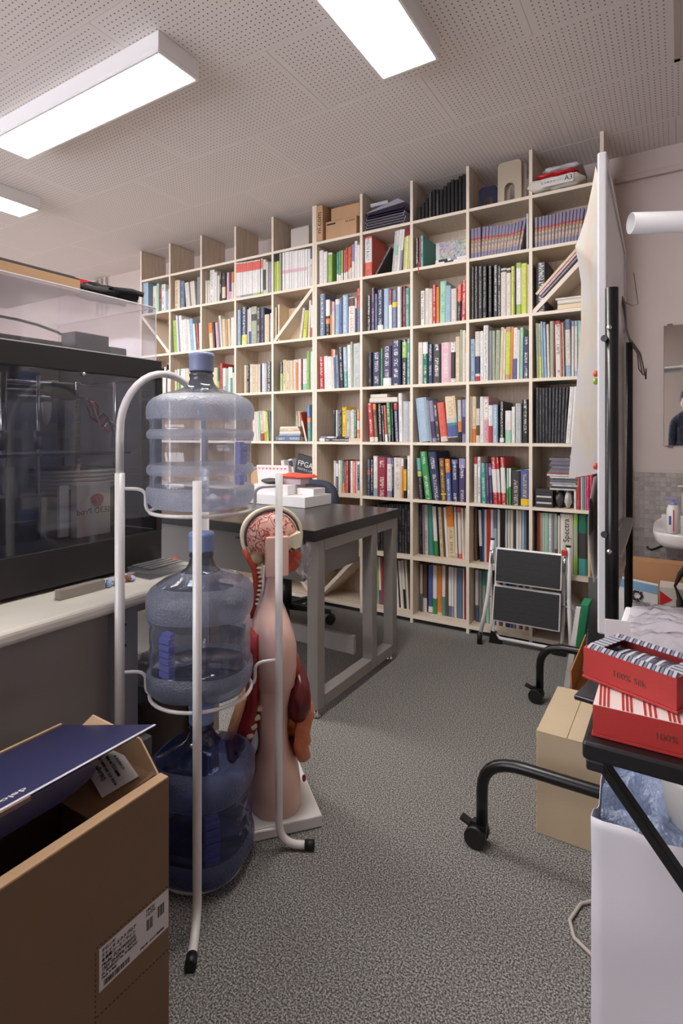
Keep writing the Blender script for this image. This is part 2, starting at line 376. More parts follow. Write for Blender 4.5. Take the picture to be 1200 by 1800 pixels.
# ---------------------------------------------------------------- books
PAL = {'x': ((126, 124, 152), 'dull lilac'), 'u': ((186, 140, 92), 'ochre'), 'W': ((232, 230, 227), 'white'), 'w': ((220, 213, 203), 'off-white'), 'c': ((224, 205, 172), 'cream'), 't': ((190, 160, 118), 'tan'), 'y': ((238, 200, 45), 'yellow'),
 'Y': ((208, 212, 84), 'lime yellow'), 'o': ((222, 132, 55), 'orange'), 'r': ((186, 54, 52), 'red'), 'R': ((140, 30, 50), 'maroon'), 'p': ((222, 176, 190), 'pink'), 'm': ((205, 45, 110), 'magenta'),
 'v': ((150, 142, 178), 'lilac'), 'V': ((72, 56, 98), 'purple'), 'n': ((44, 50, 88), 'navy'), 'b': ((78, 98, 160), 'blue'), 'B': ((158, 184, 208), 'pale blue'), 's': ((96, 114, 142), 'slate blue'),
 'k': ((26, 24, 27), 'black'), 'K': ((62, 60, 60), 'charcoal'), 'g': ((60, 142, 76), 'green'), 'G': ((28, 110, 88), 'dark green'), 'l': ((156, 190, 92), 'light green'), 'T': ((72, 150, 145), 'teal'),
 'M': ((160, 208, 182), 'mint'), 'e': ((140, 142, 148), 'grey'), 'E': ((192, 196, 200), 'light grey'), 'h': ((104, 78, 58), 'brown'), 'S': ((226, 100, 84), 'salmon'), 'z': ((168, 178, 152), 'sage')}
def book_mat():
    m = bpy.data.materials.new('book_cover'); m.use_nodes = True; nt = m.node_tree; N = nt.nodes; L = nt.links
    b = N['Principled BSDF']; b.inputs['Roughness'].default_value = .42
    ca = N.new('ShaderNodeAttribute'); ca.attribute_name = 'Col'; ta = N.new('ShaderNodeAttribute'); ta.attribute_name = 'Ink'
    uv = N.new('ShaderNodeUVMap'); uv.uv_map = 'UVMap'; oi = N.new('ShaderNodeObjectInfo')
    sx = N.new('ShaderNodeSeparateXYZ'); L.new(uv.outputs[0], sx.inputs[0])
    def mth(op, a, b_=None):
        q = N.new('ShaderNodeMath'); q.operation = op
        for i, z in enumerate((a, b_)):
            if z is None: continue
            if isinstance(z, (int, float)): q.inputs[i].default_value = z
            else: L.new(z, q.inputs[i])
        return q.outputs[0]
    # lettering: blocky marks down the middle of the spine (u in -1..1, v in metres up the spine)
    cb = N.new('ShaderNodeCombineXYZ'); L.new(mth('MULTIPLY', sx.outputs[0], 1.6), cb.inputs[0]); L.new(mth('MULTIPLY', sx.outputs[1], 260.0), cb.inputs[1]); L.new(mth('MULTIPLY', oi.outputs['Random'], 50.0), cb.inputs[2])
    n1 = N.new('ShaderNodeTexNoise'); n1.inputs['Scale'].default_value = 1.35; n1.inputs['Detail'].default_value = 1; L.new(cb.outputs[0], n1.inputs['Vector'])
    cb2 = N.new('ShaderNodeCombineXYZ'); L.new(mth('MULTIPLY', sx.outputs[1], 16.0), cb2.inputs[1]); L.new(mth('MULTIPLY', oi.outputs['Random'], 91.0), cb2.inputs[2])
    n2 = N.new('ShaderNodeTexNoise'); n2.inputs['Scale'].default_value = 1.0; L.new(cb2.outputs[0], n2.inputs['Vector'])
    mk = mth('MULTIPLY', mth('GREATER_THAN', n1.outputs['Fac'], .52), mth('GREATER_THAN', n2.outputs['Fac'], .43))
    mk = mth('MULTIPLY', mk, mth('LESS_THAN', mth('ABSOLUTE', sx.outputs[0]), .45)); mk = mth('MULTIPLY', mk, ta.outputs['Alpha'])
    mx = N.new('ShaderNodeMix'); mx.data_type = 'RGBA'; L.new(mk, mx.inputs[0]); L.new(ca.outputs['Color'], mx.inputs[6]); L.new(ta.outputs['Color'], mx.inputs[7])
    # busy picture print where the cover colour carries alpha below one
    vo = N.new('ShaderNodeTexVoronoi'); vo.inputs['Scale'].default_value = 130; tc = N.new('ShaderNodeTexCoord'); L.new(tc.outputs['Object'], vo.inputs['Vector'])
    hs = N.new('ShaderNodeHueSaturation'); hs.inputs['Saturation'].default_value = .6; hs.inputs['Value'].default_value = .6; L.new(vo.outputs['Color'], hs.inputs['Color'])
    mx2 = N.new('ShaderNodeMix'); mx2.data_type = 'RGBA'; L.new(mth('SUBTRACT', 1.0, ca.outputs['Alpha']), mx2.inputs[0]); L.new(mx.outputs[2], mx2.inputs[6]); L.new(hs.outputs[0], mx2.inputs[7])
    L.new(mx2.outputs[2], b.inputs['Base Color']); return m
M_BOOK = book_mat()
M_PAGES = mat('page_block', (226, 218, 200), .85, var=.06, vs=60, stretch=(1, 1, 12))
def make_book(name, w, h, d, col, bands=(), ink=None, inkA=0.0, spine_round=True):
    """a book standing at its lower front edge: x 0..w, y 0..d (spine at y=0), z 0..h"""
    V = []; F = []; FC = []; FU = []; MI = []
    ca = lin(PAL[col][0])
    def quad(p, c, uvs=None, mi=0, al=1.0):
        o = len(V); V.extend(p); F.append(tuple(range(o, o+len(p)))); FC.append((*c, al)); FU.append(uvs or [(5, 5)]*len(p)); MI.append(mi)
    cuts = sorted({0.0, 1.0} | {a for _, a, b_, *_ in bands} | {b_ for _, a, b_, *_ in bands})
    t = min(.0022, w*.18); bow = min(.005, w*.16) if spine_round else .0005
    xs = [0, w*.2, w*.8, w]; ysp = [bow, 0, 0, bow]
    for a, b_ in zip(cuts[:-1], cuts[1:]):
        c = ca; al = 1.0; m_ = (a+b_)/2
        for bd in bands:
            if bd[1] <= m_ <= bd[2]: c = lin(PAL[bd[0]][0]) if bd[0] in PAL else ca; al = bd[3] if len(bd) > 3 else 1.0
        z0, z1 = a*h, b_*h
        for i in range(3):
            u0, u1 = xs[i]/w*2-1, xs[i+1]/w*2-1
            quad([(xs[i], ysp[i], z0), (xs[i+1], ysp[i+1], z0), (xs[i+1], ysp[i+1], z1), (xs[i], ysp[i], z1)], c, [(u0, z0), (u1, z0), (u1, z1), (u0, z1)], 0, al)
        c = c if al < 1 else ca
        quad([(0, d, z0), (0, bow, z0), (0, bow, z1), (0, d, z1)], c, None, 0, al)
        quad([(w, bow, z0), (w, d, z0), (w, d, z1), (w, bow, z1)], c, None, 0, al)
    # cover edges and the page block set a little inside them
    for (xa, xb) in ((0, t), (w-t, w)):
        quad([(xa, bow, h), (xb, bow, h), (xb, d, h), (xa, d, h)], ca); quad([(xa, d, 0), (xb, d, 0), (xb, d, h), (xa, d, h)], ca)
        quad([(xa, d, 0), (xb, d, 0), (xb, bow, 0), (xa, bow, 0)], ca)
    quad([(0, bow, h), (w*.2, 0, h), (w*.8, 0, h), (w, bow, h), (w, bow+.003, h), (0, bow+.003, h)], ca)
    quad([(0, bow, 0), (w*.2, 0, 0), (w*.8, 0, 0), (w, bow, 0), (w, bow+.003, 0), (0, bow+.003, 0)][::-1], ca)
    g = min(.003, h*.02)
    P = [(t, bow+.003, g), (w-t, bow+.003, g), (w-t, d-.003, g), (t, d-.003, g), (t, bow+.003, h-g), (w-t, bow+.003, h-g), (w-t, d-.003, h-g), (t, d-.003, h-g)]
    for f in ((3,2,1,0), (4,5,6,7), (2,3,7,6)): quad([P[i] for i in f], (.7, .66, .56), None, 1)
    me = bpy.data.meshes.new(name); me.from_pydata(V, [], F); me.materials.append(M_BOOK); me.materials.append(M_PAGES)
    me.polygons.foreach_set('material_index', MI)
    ul = me.uv_layers.new(name='UVMap'); ul.data.foreach_set('uv', [c for u in FU for p in u for c in p])
    ik = lin(PAL[ink][0]) if ink else (0, 0, 0)
    for nm, vals in (('Col', [c for f, fc in zip(F, FC) for _ in f for c in fc]), ('Ink', [c for f in F for _ in f for c in (*ik, inkA if ink else 0)])):
        at = me.color_attributes.new(nm, 'FLOAT_COLOR', 'CORNER'); at.data.foreach_set('color', vals)
    me.update(); o = bpy.data.objects.new(name, me); C.objects.link(o); return o
CELLS=[
('A0',1,0.01,0.17,0,'''18 33.7 220 W 0 - p -|53.7 27 207 W 0 - v -|86.4 31.8 195 l 0 W:0.93:1 - -|153.5 15 188 T 0 W:0:0.25 - -|168.9 16.8 193 g 0 W:0:0.2 - -|186.6 15.5 194 l 0 W:0:0.25 - -|205.8 16.6 195 m 0 W:0:0.25 - -|224.2 13.5 205 r 0 W:0:0.25 - -|238.9 11 205 o 0 W:0:0.3 - -|251.1 14.6 210 r 0 c:0:0.35 - -|266.9 18.1 218 v 0 W:0:0.5 - -|286.3 20.4 235 W 0 - - -|307.3 16.7 208 W 0 - - -'''),
('A1',1,0.01,0.2,0,'''17.3 49.2 248 S 0 W:0.35:0.95 n -|88.4 15 182 K 36.3 - - -|204.6 12.2 245 E 7.8 - - -|217.4 21 246 w 7.7 M:0.4:0.65 - -|238.8 16.5 248 W 7.6 - - -|255.6 15.3 246 v 6.4 W:0.5:1 - -|280 13 247 Y 2.5 R:0.8:1 - -|294.1 14 252 W 2.2 R:0.8:1 - -|309.7 13.4 254 Y 1.5 R:0.8:1 - -'''),
('A2',1,0.01,0.2,0,'''17.5 24.7 180 k 0 - W -|43.5 8.4 179 r 0 - - -|52.5 18 186 T 0 - W -'''),
('A3',1,0.01,0.19,0,'''16.1 16.3 167 v 0 - - C|34.7 16.2 167 v 0 - - C|53.7 16.1 167 v 0 - - C|72.6 16 165 v 2.8 - - C|89.8 15.9 163 v 3.6 - - C|107.9 15.8 162 v 4.4 - - C|124.8 15.7 160 v 4.8 - - C|141.6 15.6 158 v 5.3 - - C|158.3 15.5 156 v 5.7 - - C|174.9 15.4 154 v 6.2 - - C|191.4 15.3 153 v 6.6 - - C|207.9 15.2 153 v 6.9 - - C|224.2 15.2 155 v 7.6 - - C|240.4 15.1 159 v 8.2 - - C|256.6 13.9 163 v 8.7 - - C|273.7 12.8 169 v 10.8 - - C|315 11.5 190 E 0 - - -'''),
('A4',1,0.01,0.19,0,'''18.7 14.4 160 v 0 - - C|35.3 14.3 160 v 1 - - C|51.7 14.2 160 v 1.3 - - C|68.1 14.1 160 v 1.5 - - C|84.4 14.1 160 v 2 - - C|100.5 14 161 v 2.5 - - C|116.6 13.9 161 v 3 - - C|132.6 13.8 162 v 3.4 - - C|148.4 13.7 163 v 3.9 - - C|164.2 13.7 163 v 4.8 - - C|179.9 13.6 164 v 5.2 - - C|195.5 13.5 164 v 5.7 - - C|211.1 13.4 164 v 6.1 - - C|226.5 13.3 165 v 6.5 - - C|242.5 13.3 165 v 7.8 - - C'''),
('A0',2,0.01,0.2,0,'''21.3 42.1 277 s 0 - W -|66.6 33.3 234 k 0 W:0.55:1+o:0.33:0.48 - -|103 12.7 225 o 0 h:0.6:1 - -|117 20.2 215 p 0 w:0:0.7 - -|141 32.6 228 B 0 W:0.85:1 - -|178.5 16.1 234 b 0 - - -|197.1 38.1 246 B 0 - W -|242 45.5 226 W 0 K:0.75:0.98 r -|290.5 12 217 w 0 K:0:0.7 - -|304.3 20.3 277 r 0 b:0:0.55 - -'''),
('A1',2,0.01,0.2,0,'''33.2 29.2 226 k 0 - W -|65.3 24.3 263 V 0 k:0.85:1 p -|91.3 15 224 s 0 - - -|106.8 39.9 246 n 0 W:0:0.12 W -|148.5 36.6 248 B 0 - E -|185.5 21.2 241 R 0 W:0:0.6 - -|207.4 33.2 232 s 0 y:0.55:0.68 - -|242.8 23 246 W 0 - - -|266.2 9.8 243 K 0 - - -|276.4 19.5 246 R 0 - - -|296.3 26.9 231 T 0 - W -'''),
('A2',2,0.02,0.17,0,'''50.2 23.2 204 W 0 - k -|75.3 24.3 216 w 0 - - -|99.9 21.5 210 w 0 - - -|122.3 22.6 229 r 0 - W -|145.6 18.7 215 o 0 - - -|166.2 37.1 243 M 0.9 - T -|203.7 29.4 213 B 1 - - -|233.9 33.9 192 w 0 - - -|269 24 209 k 1.3 S:0.55:1 - -|294.2 27.3 229 r 1.5 - W -'''),
('A3',2,0.01,0.21,0,'''16.1 17.4 294 k 0 - - -|34.7 20.8 294 k 0 - - -|56.6 21.8 292 K 0 - - -|79.5 25 289 k 0 - - -|112.4 20.2 285 k 0 - - -|140.5 23.4 285 K 0 - W -|165 15.5 277 K 0 - W -|180.8 30.7 260 w 0 K:0.92:0.96 - -|212.2 23.9 256 w 0 K:0.9:0.96 - -|236.5 16.2 263 Y 0 - - -|253.3 6.4 266 K 0 - - -|261.9 27.7 277 l 0 W:0.2:0.9 - -|290 28.5 270 Y 0 - - -|321.3 7.3 260 w 0 - - -'''),
('A4',2,0.01,0.18,0,'''23.5 56.5 259 k 0 - W -'''),
('A0',3,0.01,0.2,0,'''19.3 36.3 213 r -1.1 - W -|58.2 32.1 213 W -1.4 - - -|90.7 29.3 208 W -1.4 - - -|120.3 15.2 255 S -1.1 w:0:0.8 - -|135.9 15.1 251 w 0 s:0:0.8 - -|151.4 23.8 212 s 0 - - -|175.6 31.1 261 k -3 - w -|207.1 29.5 260 B -2.2 T:0:0.4 W -|237 24.4 271 W -1.3 - - -|261.8 14.6 289 z -1.2 - - -|276.7 53.3 275 E 0 - - -'''),
('A1',3,0.02,0.2,0,'''36.5 25.7 214 k 0 - e -|66.9 56.5 212 n 0 - W -|124.5 13.7 233 g 0 - - -|140.5 55.3 245 V 0 W:0:0.2 W -|199.7 58.7 274 n 0 - W P|267.6 31.6 273 K 0 l:0.6:0.95 W -|301.3 19.4 275 T 0 - W -'''),
('A2',3,0.01,0.2,0,'''35.7 29.7 246 w 0 - - -|66 30.6 244 G 0 W:0.72:1 W -|98.6 29.1 228 n 0 - W -|128.9 47.4 226 K 0 - W P|180 57.6 231 p 0 - W -|238.8 26.6 229 W 0 k:0.1:0.75 - P|266.6 25.1 258 c 0 - - -|292.1 13.1 294 z 0 - - -|305.6 17.8 290 w 0 - - -|323.8 6.2 274 w 0 o:0.6:0.9 - -'''),
('A3',3,0.01,0.22,0,'''10.9 26.8 236 B 0 - k -|38.1 28.8 276 w 0 n:0.15:0.5+r:0:0.1 - -|68.1 17.1 276 W 0 - - -|85.6 27.2 305 W 0 - k -|116.9 16.8 273 e 0 - - -|134.9 14.5 271 z 0 - - -|150.5 24.4 272 z 0.9 - - -|175.3 16.6 285 c 3.1 - - -|192.3 11 276 w 3 - - -|203.7 27.4 284 t 4.4 Y:0.1:0.9 - -|231.5 13.1 283 o 3.7 - - -|244.9 21.6 276 W 4.3 b:0:0.4 - -|266.9 13.9 263 w 1.2 - - -|281.3 16 274 M 0.7 - - -|297.6 32.4 223 n 0 - W -'''),
('A4',3,0.02,0.22,0,'''26.5 12.6 290 z 0 - - -|39.6 13.1 287 Y 0 z:0.4:1 - -|53.4 9.5 297 B -1.7 - - -|64.7 13 293 v -1.7 B:0:0.9 - -|80.1 11.8 279 w -1.2 - - -|94.2 17.5 293 z 0 - - -|113.2 4.1 294 r -0.8 - - -|120.5 28.9 292 r -1 w:0:0.94 k -|151.1 6.3 283 r -0.8 - - -|158 5.7 277 c -1.2 - - -|165.1 4.6 285 k 0 - - -|170.1 25.6 294 w -1 s:0.82:1+B:0:0.2 - -|197.8 12.4 284 v 0 w:0:0.9 - -|212.5 13.5 282 B 0 w:0.1:0.9 - -|228.1 11.7 281 M 0 - - -|240.4 11.1 276 B 0 - - -'''),
('A0',4,0.02,0.14,0.022,'''117 20.2 181 k 0 - W -|138.5 16.4 180 E 0 - - -|156.1 17.5 179 k 0 - W -|174.2 11.2 178 K 0 - W -|186.7 32.2 200 y 0 - k -|221.9 24.5 178 E 0 - k -|247.7 12.2 175 w 0 - - -|261.1 15.8 180 W 0 - G -|278 15.7 177 G 0 - W -|296.1 19.2 181 o 0 w:0.3:0.6 W -'''),
('A1',4,0.02,0.19,0,'''48.2 33.8 238 r -4.2 w:0:0.12 W -|83.1 24.2 234 h -4 o:0.85:1+w:0:0.12 - -|111.9 24 233 k -2.5 - W -|139.3 14.8 225 k -2 - W -|154.5 18.1 225 r -3.5 W:0:0.2 - -|173.3 25.8 239 g -3.2 k:0:0.18 W -|202.4 12.3 233 k -1.9 - - -|221.9 27.6 233 n -3.3 r:0.84:1 W -|249.9 24.1 293 W -1.1 - - -|274.4 39.2 243 E 0 - - -|314 14 242 E 0 - - -'''),
('A2',4,0.01,0.2,0,'''44.8 66.5 259 B -4.9 - E -|111.7 15.1 246 e -5 - - -|127.7 25.1 242 v -6 V:0.1:0.5 - -|153.1 24.9 215 K -5.7 - W -|179.4 41.8 229 S -6.9 w:0.02:0.14 - -|221.6 60.5 262 c -4.3 K:0:0.1+b:0.12:0.36+T:0.36:0.42+E:0.42:0.52 - -|282.5 21.5 240 E -1.4 k:0:0.25+o:0.26:0.5 - -|304.4 19 241 v 0 V:0.2:0.6 - -|323.8 6.2 250 B 0 - - -'''),
('A3',4,0.01,0.2,0,'''10.9 8.2 258 c 0 - - -|19.5 24.4 257 c 0 o:0:0.3 - -|44.3 20.8 253 w 0 h:0.16:0.38+K:0.75:1 - -|65.4 21.7 255 W 0 - - -|87.6 26.1 254 p 0 W:0.5:0.95 r -|114 22.5 206 W 0 r:0:0.45 - -|137.1 27.8 208 B 0 - W -|174.9 24.2 224 k 0 W:0.02:0.12 W -|203.5 33.7 174 W 0 M:0:0.4 p -|240.4 17.2 194 W 0 - - -|258.7 30.9 211 E 0 - - -|293.9 31.6 231 k 0 - W -'''),
('A4',4,0.01,0.22,0,'''25.3 13.3 292 k 0 - - S|40.7 13.2 290 k 0 - - S|55.9 13.1 289 k 0 - - S|71 13.1 289 k 0 - - S|86.1 13 288 k 0.6 - - S|101.1 12.9 289 k 1 - - S|116 12.9 288 k 1.4 - - S|130.8 12.8 287 k 1.8 - - S|145.6 12.7 286 k 2.2 - - S|158.7 11.7 286 k 2.9 - - S|170.9 21.3 288 W 4.4 - - -|193.2 19.2 288 W 3.8 - - -'''),
('A0',5,0.09,0.14,0,'''81.7 15.5 207 W 0 - - -|97.6 18 210 n 0 W:0.5:0.9 W -|116 17.9 211 W 0 - g -|134.3 14 211 z 0 - - -|148.7 14 211 G 0 o:0:0.3 - -|163.1 13.9 206 R 0 - w -|177.4 15.1 209 r 0 - W -|192.9 13.8 210 k 0 - r -|207 18.7 210 W 0 - - -|226.1 21.1 209 S 0 - W -|247.6 13.6 209 E 0 - - -|261.6 14.7 208 W 0 n:0.1:0.9 W -|276.7 9.8 206 w 0 - - -'''),
('A1',5,0.01,0.2,0,'''33.2 25.7 228 n 0 r:0.58:0.7 - -|59.5 18.6 226 k 0 - W -|78.4 28.8 248 B 0 W:0.2:1 - -|107.6 63.6 243 R 0 - W -|172.7 32.4 239 v 0 W:0.16:0.84 v -|206.3 11.1 234 k 0 - W -|217.8 50.6 241 w 0 - e -|268.8 14.2 238 o 0 W:0.8:1 - -|284.3 18.4 231 k 0 y:0.2:0.75 K -|307 18.3 254 W 0 - r -'''),
('A2',5,0.01,0.21,0,'''42.2 28.3 242 k -2.5 T:0.7:1+l:0.55:0.68 - -|82 40.6 280 g -7.1 - W -|129.5 49.9 279 n -6.5 - W -|179.8 33.2 244 h -3.5 y:0.14:0.17 y -|213.5 29.2 240 b -2.6 o:0.68:1 W -|244.9 37.3 238 n -1.2 s:0.9:1 W -|285.8 39.1 245 V -0.3 v:0.78:1 W -'''),
('A3',5,0.01,0.2,0,'''33.5 16.2 255 W 0 r:0.85:1 r -|53.1 16.1 256 W 0 - k -|76.1 27.3 222 T -1.8 - W -|103.8 16.9 223 V -2.3 - - -|121.1 16.8 223 V -2.6 v:0.7:0.9 - -|141.6 26.7 255 r -3.5 W:0.25:0.75 W -|169.4 14.3 255 r -3.2 W:0.25:0.75 W -|184.8 26.3 256 r -2.2 W:0.25:0.78 W -|212.2 10.9 199 g 0 M:0.45:1 - -|224.2 11.9 199 g 0 W:0.5:1 - -|238.3 47.1 186 K 0 - w -|286.4 43.6 193 b 0 y:0.02:0.2 y -'''),
('A4',5,0.01,0.19,0,'''210.3 11.3 165 W 0 - - -|223.4 16.2 164 r 0 - - -|241.5 9.3 165 E 0 - - -|251.4 9.3 167 e 0 - - -|261.9 4.9 171 E 0 - - -|267.4 14.7 178 m 0 - - -|282.8 13.4 182 r 0 - - -'''),
('A2',6,0.075,0.21,0,'''18.7 17.6 296 k 0 - e -|38.3 11.7 297 v -0.9 - - -|51.9 20.3 297 w -0.7 - k -|76.1 29.7 300 T -1.5 - - -|112.5 24.7 292 g -3.2 W:0.3:1 - -|137.5 12.3 291 k -3.2 - - -|150.2 19.7 290 c -3.2 - h -|170.3 13.1 287 h -2.2 - - -|183.8 16.7 290 W -3.1 - - -|200.9 42.3 297 o -3.6 c:0:0.6 h -|243.7 13.7 297 B -2.3 w:0.1:0.9 - -|260.4 19.9 296 S -1.8 w:0.1:0.9 - -|283 13.5 293 w -1.6 - - -|296.9 10.8 292 w 0 - - -'''),
('A3',6,0.075,0.21,0,'''13.7 15.8 297 h 0 - - -|43.5 17.4 290 B -1.7 n:0:0.3+W:0.3:1 - -|61.3 7.8 299 b 0 - - -|69.5 14.7 294 w 0 - - -|84.6 21.4 298 r 0 - - -|106.5 15.3 297 w 0 - - -|122.2 19.5 298 B 0 s:0.65:1 - -|143.8 15.1 300 w 0 - - -|159.8 25 301 k 0 - - -|186.5 12.4 303 E 0 - - -|201.4 12.4 302 w 0 - - -|215.4 16.4 303 w 0 - - -|233.5 12.2 304 K 0 - - -|246.5 13.8 304 W 0 - - -|261.9 13.7 304 w 0 - - -|277.3 13.7 305 B 0 - - -|291.7 10.4 305 s 0 - - -'''),
('A4',6,0.03,0.21,0,'''24.6 7.8 307 h 0 - - -|32.8 9.1 308 r 0 - - -|42.2 11 305 z 0 - - -|53.7 8.4 305 w 0 - - -|62.7 21.1 306 B 0 M:0.3:1 - -|84.5 14 305 W 0 - e -|99.1 9.5 306 e 0 - - -|109.3 4.4 306 B 0 - - -|114.3 12.6 305 h 0 z:0.4:1 - -|129.4 11.3 298 w 0 - - -|141.1 61.8 307 w 0 - - -|204.9 20.7 311 l 0 z:0.3:0.8 - -|228 40.8 308 G 0 T:0:0.28+K:0.28:0.7 - -|272.4 11.9 306 c 0 - - -'''),
('A1',7,0.075,0.2,0,'''73.9 11.6 292 l -1.8 - - -|86.4 16 294 W -1.7 b:0:0.3 - -|103.3 13.2 296 r -1.2 - - -|212.1 12.8 284 w -3.5 - - -|225.7 6 285 k -3.4 - - -|235.1 21.2 287 w -4.3 - - -|256.7 16.8 293 w -4.1 k:0:0.4 - -|277.3 12.6 296 w -3.3 - - -|290.3 7.5 298 h -1.6 - - -'''),
('A1',6,0.04,0.22,0,'''94.1 17.6 287 k 0 - - -|112.6 17.5 288 k 0 - - -|131 17.4 289 k 0 - - -|149.2 17.3 290 k 0 - - -|167.4 17.2 292 k 0 - - -|185.5 17.1 293 k 0 - - -|203.4 17 294 k 0 - - -|221.3 16.9 295 k 0 - - -|239 17.7 296 k 0 - - -|257.6 18.4 297 k 0 - e -|276.8 16.6 297 k 0 - e -|294.3 16.5 298 k 0 - e -'''),
('A2',7,0.075,0.21,0,'''19.7 16.6 281 w 0 s:0:0.38 - -|38.3 26.2 284 h 0 w:0:0.3 - -|73.2 28.8 287 V 0 b:0:1+W:0.02:0.14 - -|102.4 26.6 288 W 0 g:0:0.32 - -|130.5 28.3 289 o 0 c:0:0.05 - -|160.7 20.6 292 W 0 T:0:0.38 - -|182.2 15.8 293 h 0 - - -|199.8 18.5 290 W 0 s:0:0.22 - -|219.2 13.8 290 v 0 W:0.22:1 - -|233.9 15.5 290 w 0 - - -|249.8 36.2 293 s 0 - - -|286.6 8.1 292 w 0 - - -|295.6 9 293 R 0 - - -'''),
('A3',7,0.075,0.21,0,'''17.3 19.3 293 W 0 s:0:0.32 - -|40 17.4 292 e 0 - - -|58.3 19.9 292 z 0 T:0.72:1 - -|80.8 17.2 293 M 0 - - -|99.7 17.1 295 w 0 - - -|118.4 17 295 K 0 - - -|137.1 16.8 298 w 0 - - -|155.6 16.7 300 h 0 - - -|174 16.6 301 W 0 - - -|192.3 16.5 301 n 0 - - -|210.5 16.4 303 b 0 - - -|228.6 16.3 306 e 0 - - -|246.5 16.2 308 w 0 - - -|264.4 16.1 308 h 0 - - -|282.1 13.6 310 w 0 - - -'''),
('B0',1,0.01,0.18,0,'''10.9 58.9 255 B 0 - - -|125 44 214 w 0 - k -|170 28.5 228 M 0 - - -|201.3 28.3 204 K 0 R:0.4:0.9 - -|230 44.8 212 W 0 - k -|275.2 24.1 153 B 10.5 - - -|299.7 22.1 167 E 0 - - -'''),
('B1',1,0.01,0.18,0,'''38.5 45.1 222 c 0 - k -|87.2 12.5 218 w 0 - - -|101.5 44.4 207 s 0 - - -|167.9 41.9 188 w -5.4 - - -|224.6 44.8 189 w -5.3 - - -|283 35.7 212 e 0 - - -'''),
('B2',1,0.01,0.18,0,'''32.8 20 173 w 0 - - -|55.3 21.5 172 w 0 M:0.8:1 o -|78.5 42.7 245 W 0 - k -|123.6 26 222 W 0 - - -|153.6 21 194 w 0 - - -|175 20.9 211 k 0 - W -|196.3 36.7 204 K 0 c:0.1:0.5 - -|244 23.7 203 p 0 - - -|268.5 23.5 200 p 0 V:0.3:1 - -|293.6 21.8 199 w 0 o:0.6:1 - -|315.8 10.9 124 W 0 - - -'''),
('B3',1,0,0.2,0,'''10.9 21 252 M1 0 - - -|32.3 18.1 250 M1 0 - - -|50.9 18 250 M1 0 - - -|69.3 18 249 M1 0 - - -|87.7 17.9 248 M1 0 - - -|105.9 17.8 247 M1 0 - - -|124.1 17.7 246 M1 0 - - -|142.2 17.6 246 M1 0 - - -|160.2 17.5 245 M1 0 - - -|178.1 17.4 244 M1 0 - - -|195.9 17.3 244 M1 0 - - -|213.6 15.9 243 M1 0 - - -|230 6.6 244 k 0 - - -|237 17.1 245 M1 0 - - -|254.5 26.2 236 w 0 K:0.1:0.7 - -|281.1 19.5 214 w 0 - - -|301.1 28.9 210 e 0 v:0.2:0.6 - -'''),
('B4',1,0,0.2,0,'''11.4 21.7 256 l 0 k:0.8:1 - -|33.5 22.8 256 Y 0 k:0.8:1 - -|57.2 16.4 256 z 0 - - -|86.1 18.7 256 M2 0 - - -|106.1 17.4 256 M2 0 - - -|124.7 17.3 256 M2 0 - - -|143.2 17.2 255 M2 0 - - -|161.7 17.1 254 M2 0 - - -|180 17 252 M2 0 - - -|198.3 17 251 M2 0 - - -|216.4 16.9 250 M2 0 - - -|234.5 16.8 249 M2 0 - - -|252.5 16.7 248 M2 0 - - -|270.4 20.2 247 M2 0 - - -|291.7 20 245 W 0 - - -|314.1 15.9 242 w 0 s:0.72:1 k -'''),
('B0',2,0.01,0.18,0,''''''),
('B1',2,0.01,0.19,0,'''33.1 39.7 251 l -2.1 - - -|74.6 14.3 289 W -3.6 - - -|90.8 16.1 285 v -4 - - -|107.2 30.2 282 W -4.4 - - -|137.8 26.5 247 W -3.7 - - -|164.7 26.3 251 w -3.6 - - -|191.4 24.4 245 W -4.1 - - -|216.2 39.7 244 B -3.3 - - -|256.3 20.6 205 W -5.3 - - -|277.3 10.2 203 T -5.8 - - -|288.1 20.4 205 r -6.7 - - -|309 16.9 204 W -2.4 - - -'''),
('B2',2,0.01,0.15,0,'''75.2 36.2 192 c -4.4 o:0.6:1 - -|114.6 21.2 195 k -3.4 - S -|143.9 24.3 189 p -4.9 - - -|169.8 14.5 189 s -3.9 - - -|185.9 20.8 236 w -5.1 - - -|208.3 28.6 208 c -3.5 - - -|237.3 22.1 201 t 0 - - -|262.2 20.4 202 c -2.2 - - -|285.7 32.7 210 W 0 - - -'''),
('B3',2,0.01,0.17,0,'''10.9 28 256 B 0 - - -|48.4 48.3 271 n 0 Y:0:0.27 W -|105.5 9.6 250 W 0 - - -|115.5 23.1 259 w 0 b:0:0.35 - -|139.1 48.6 263 z 0 K:0.62:0.8 - -|188 34.7 250 K 0 - w -|223.1 35.6 246 n 0 - v -|259.6 40.5 195 c 0 - - -|301.4 9.1 192 k 0 - - -|310.9 19.1 200 W 0 - v -'''),
('B4',2,0.01,0.22,0,'''10.9 16.6 234 c 0 - - -|27.9 6.4 231 K 0 - - -|34.7 15.2 252 c 0 - - -|216.5 19.3 203 w 8.5 - - -|243.6 29.9 205 Y 5.7 n:0.9:1 k -|283.5 17.8 248 w 6.8 - - -|310.7 12.9 215 r 0 W:0.3:1 - -'''),
('B0',3,0.01,0.16,0,'''209.9 28.2 231 k 0 - c -|239.7 18.1 206 w 0 - - -|259.5 19.7 239 W 0 - - -|280.9 16.3 255 k 0 - - -|300.5 14.6 214 W 0 - - -'''),
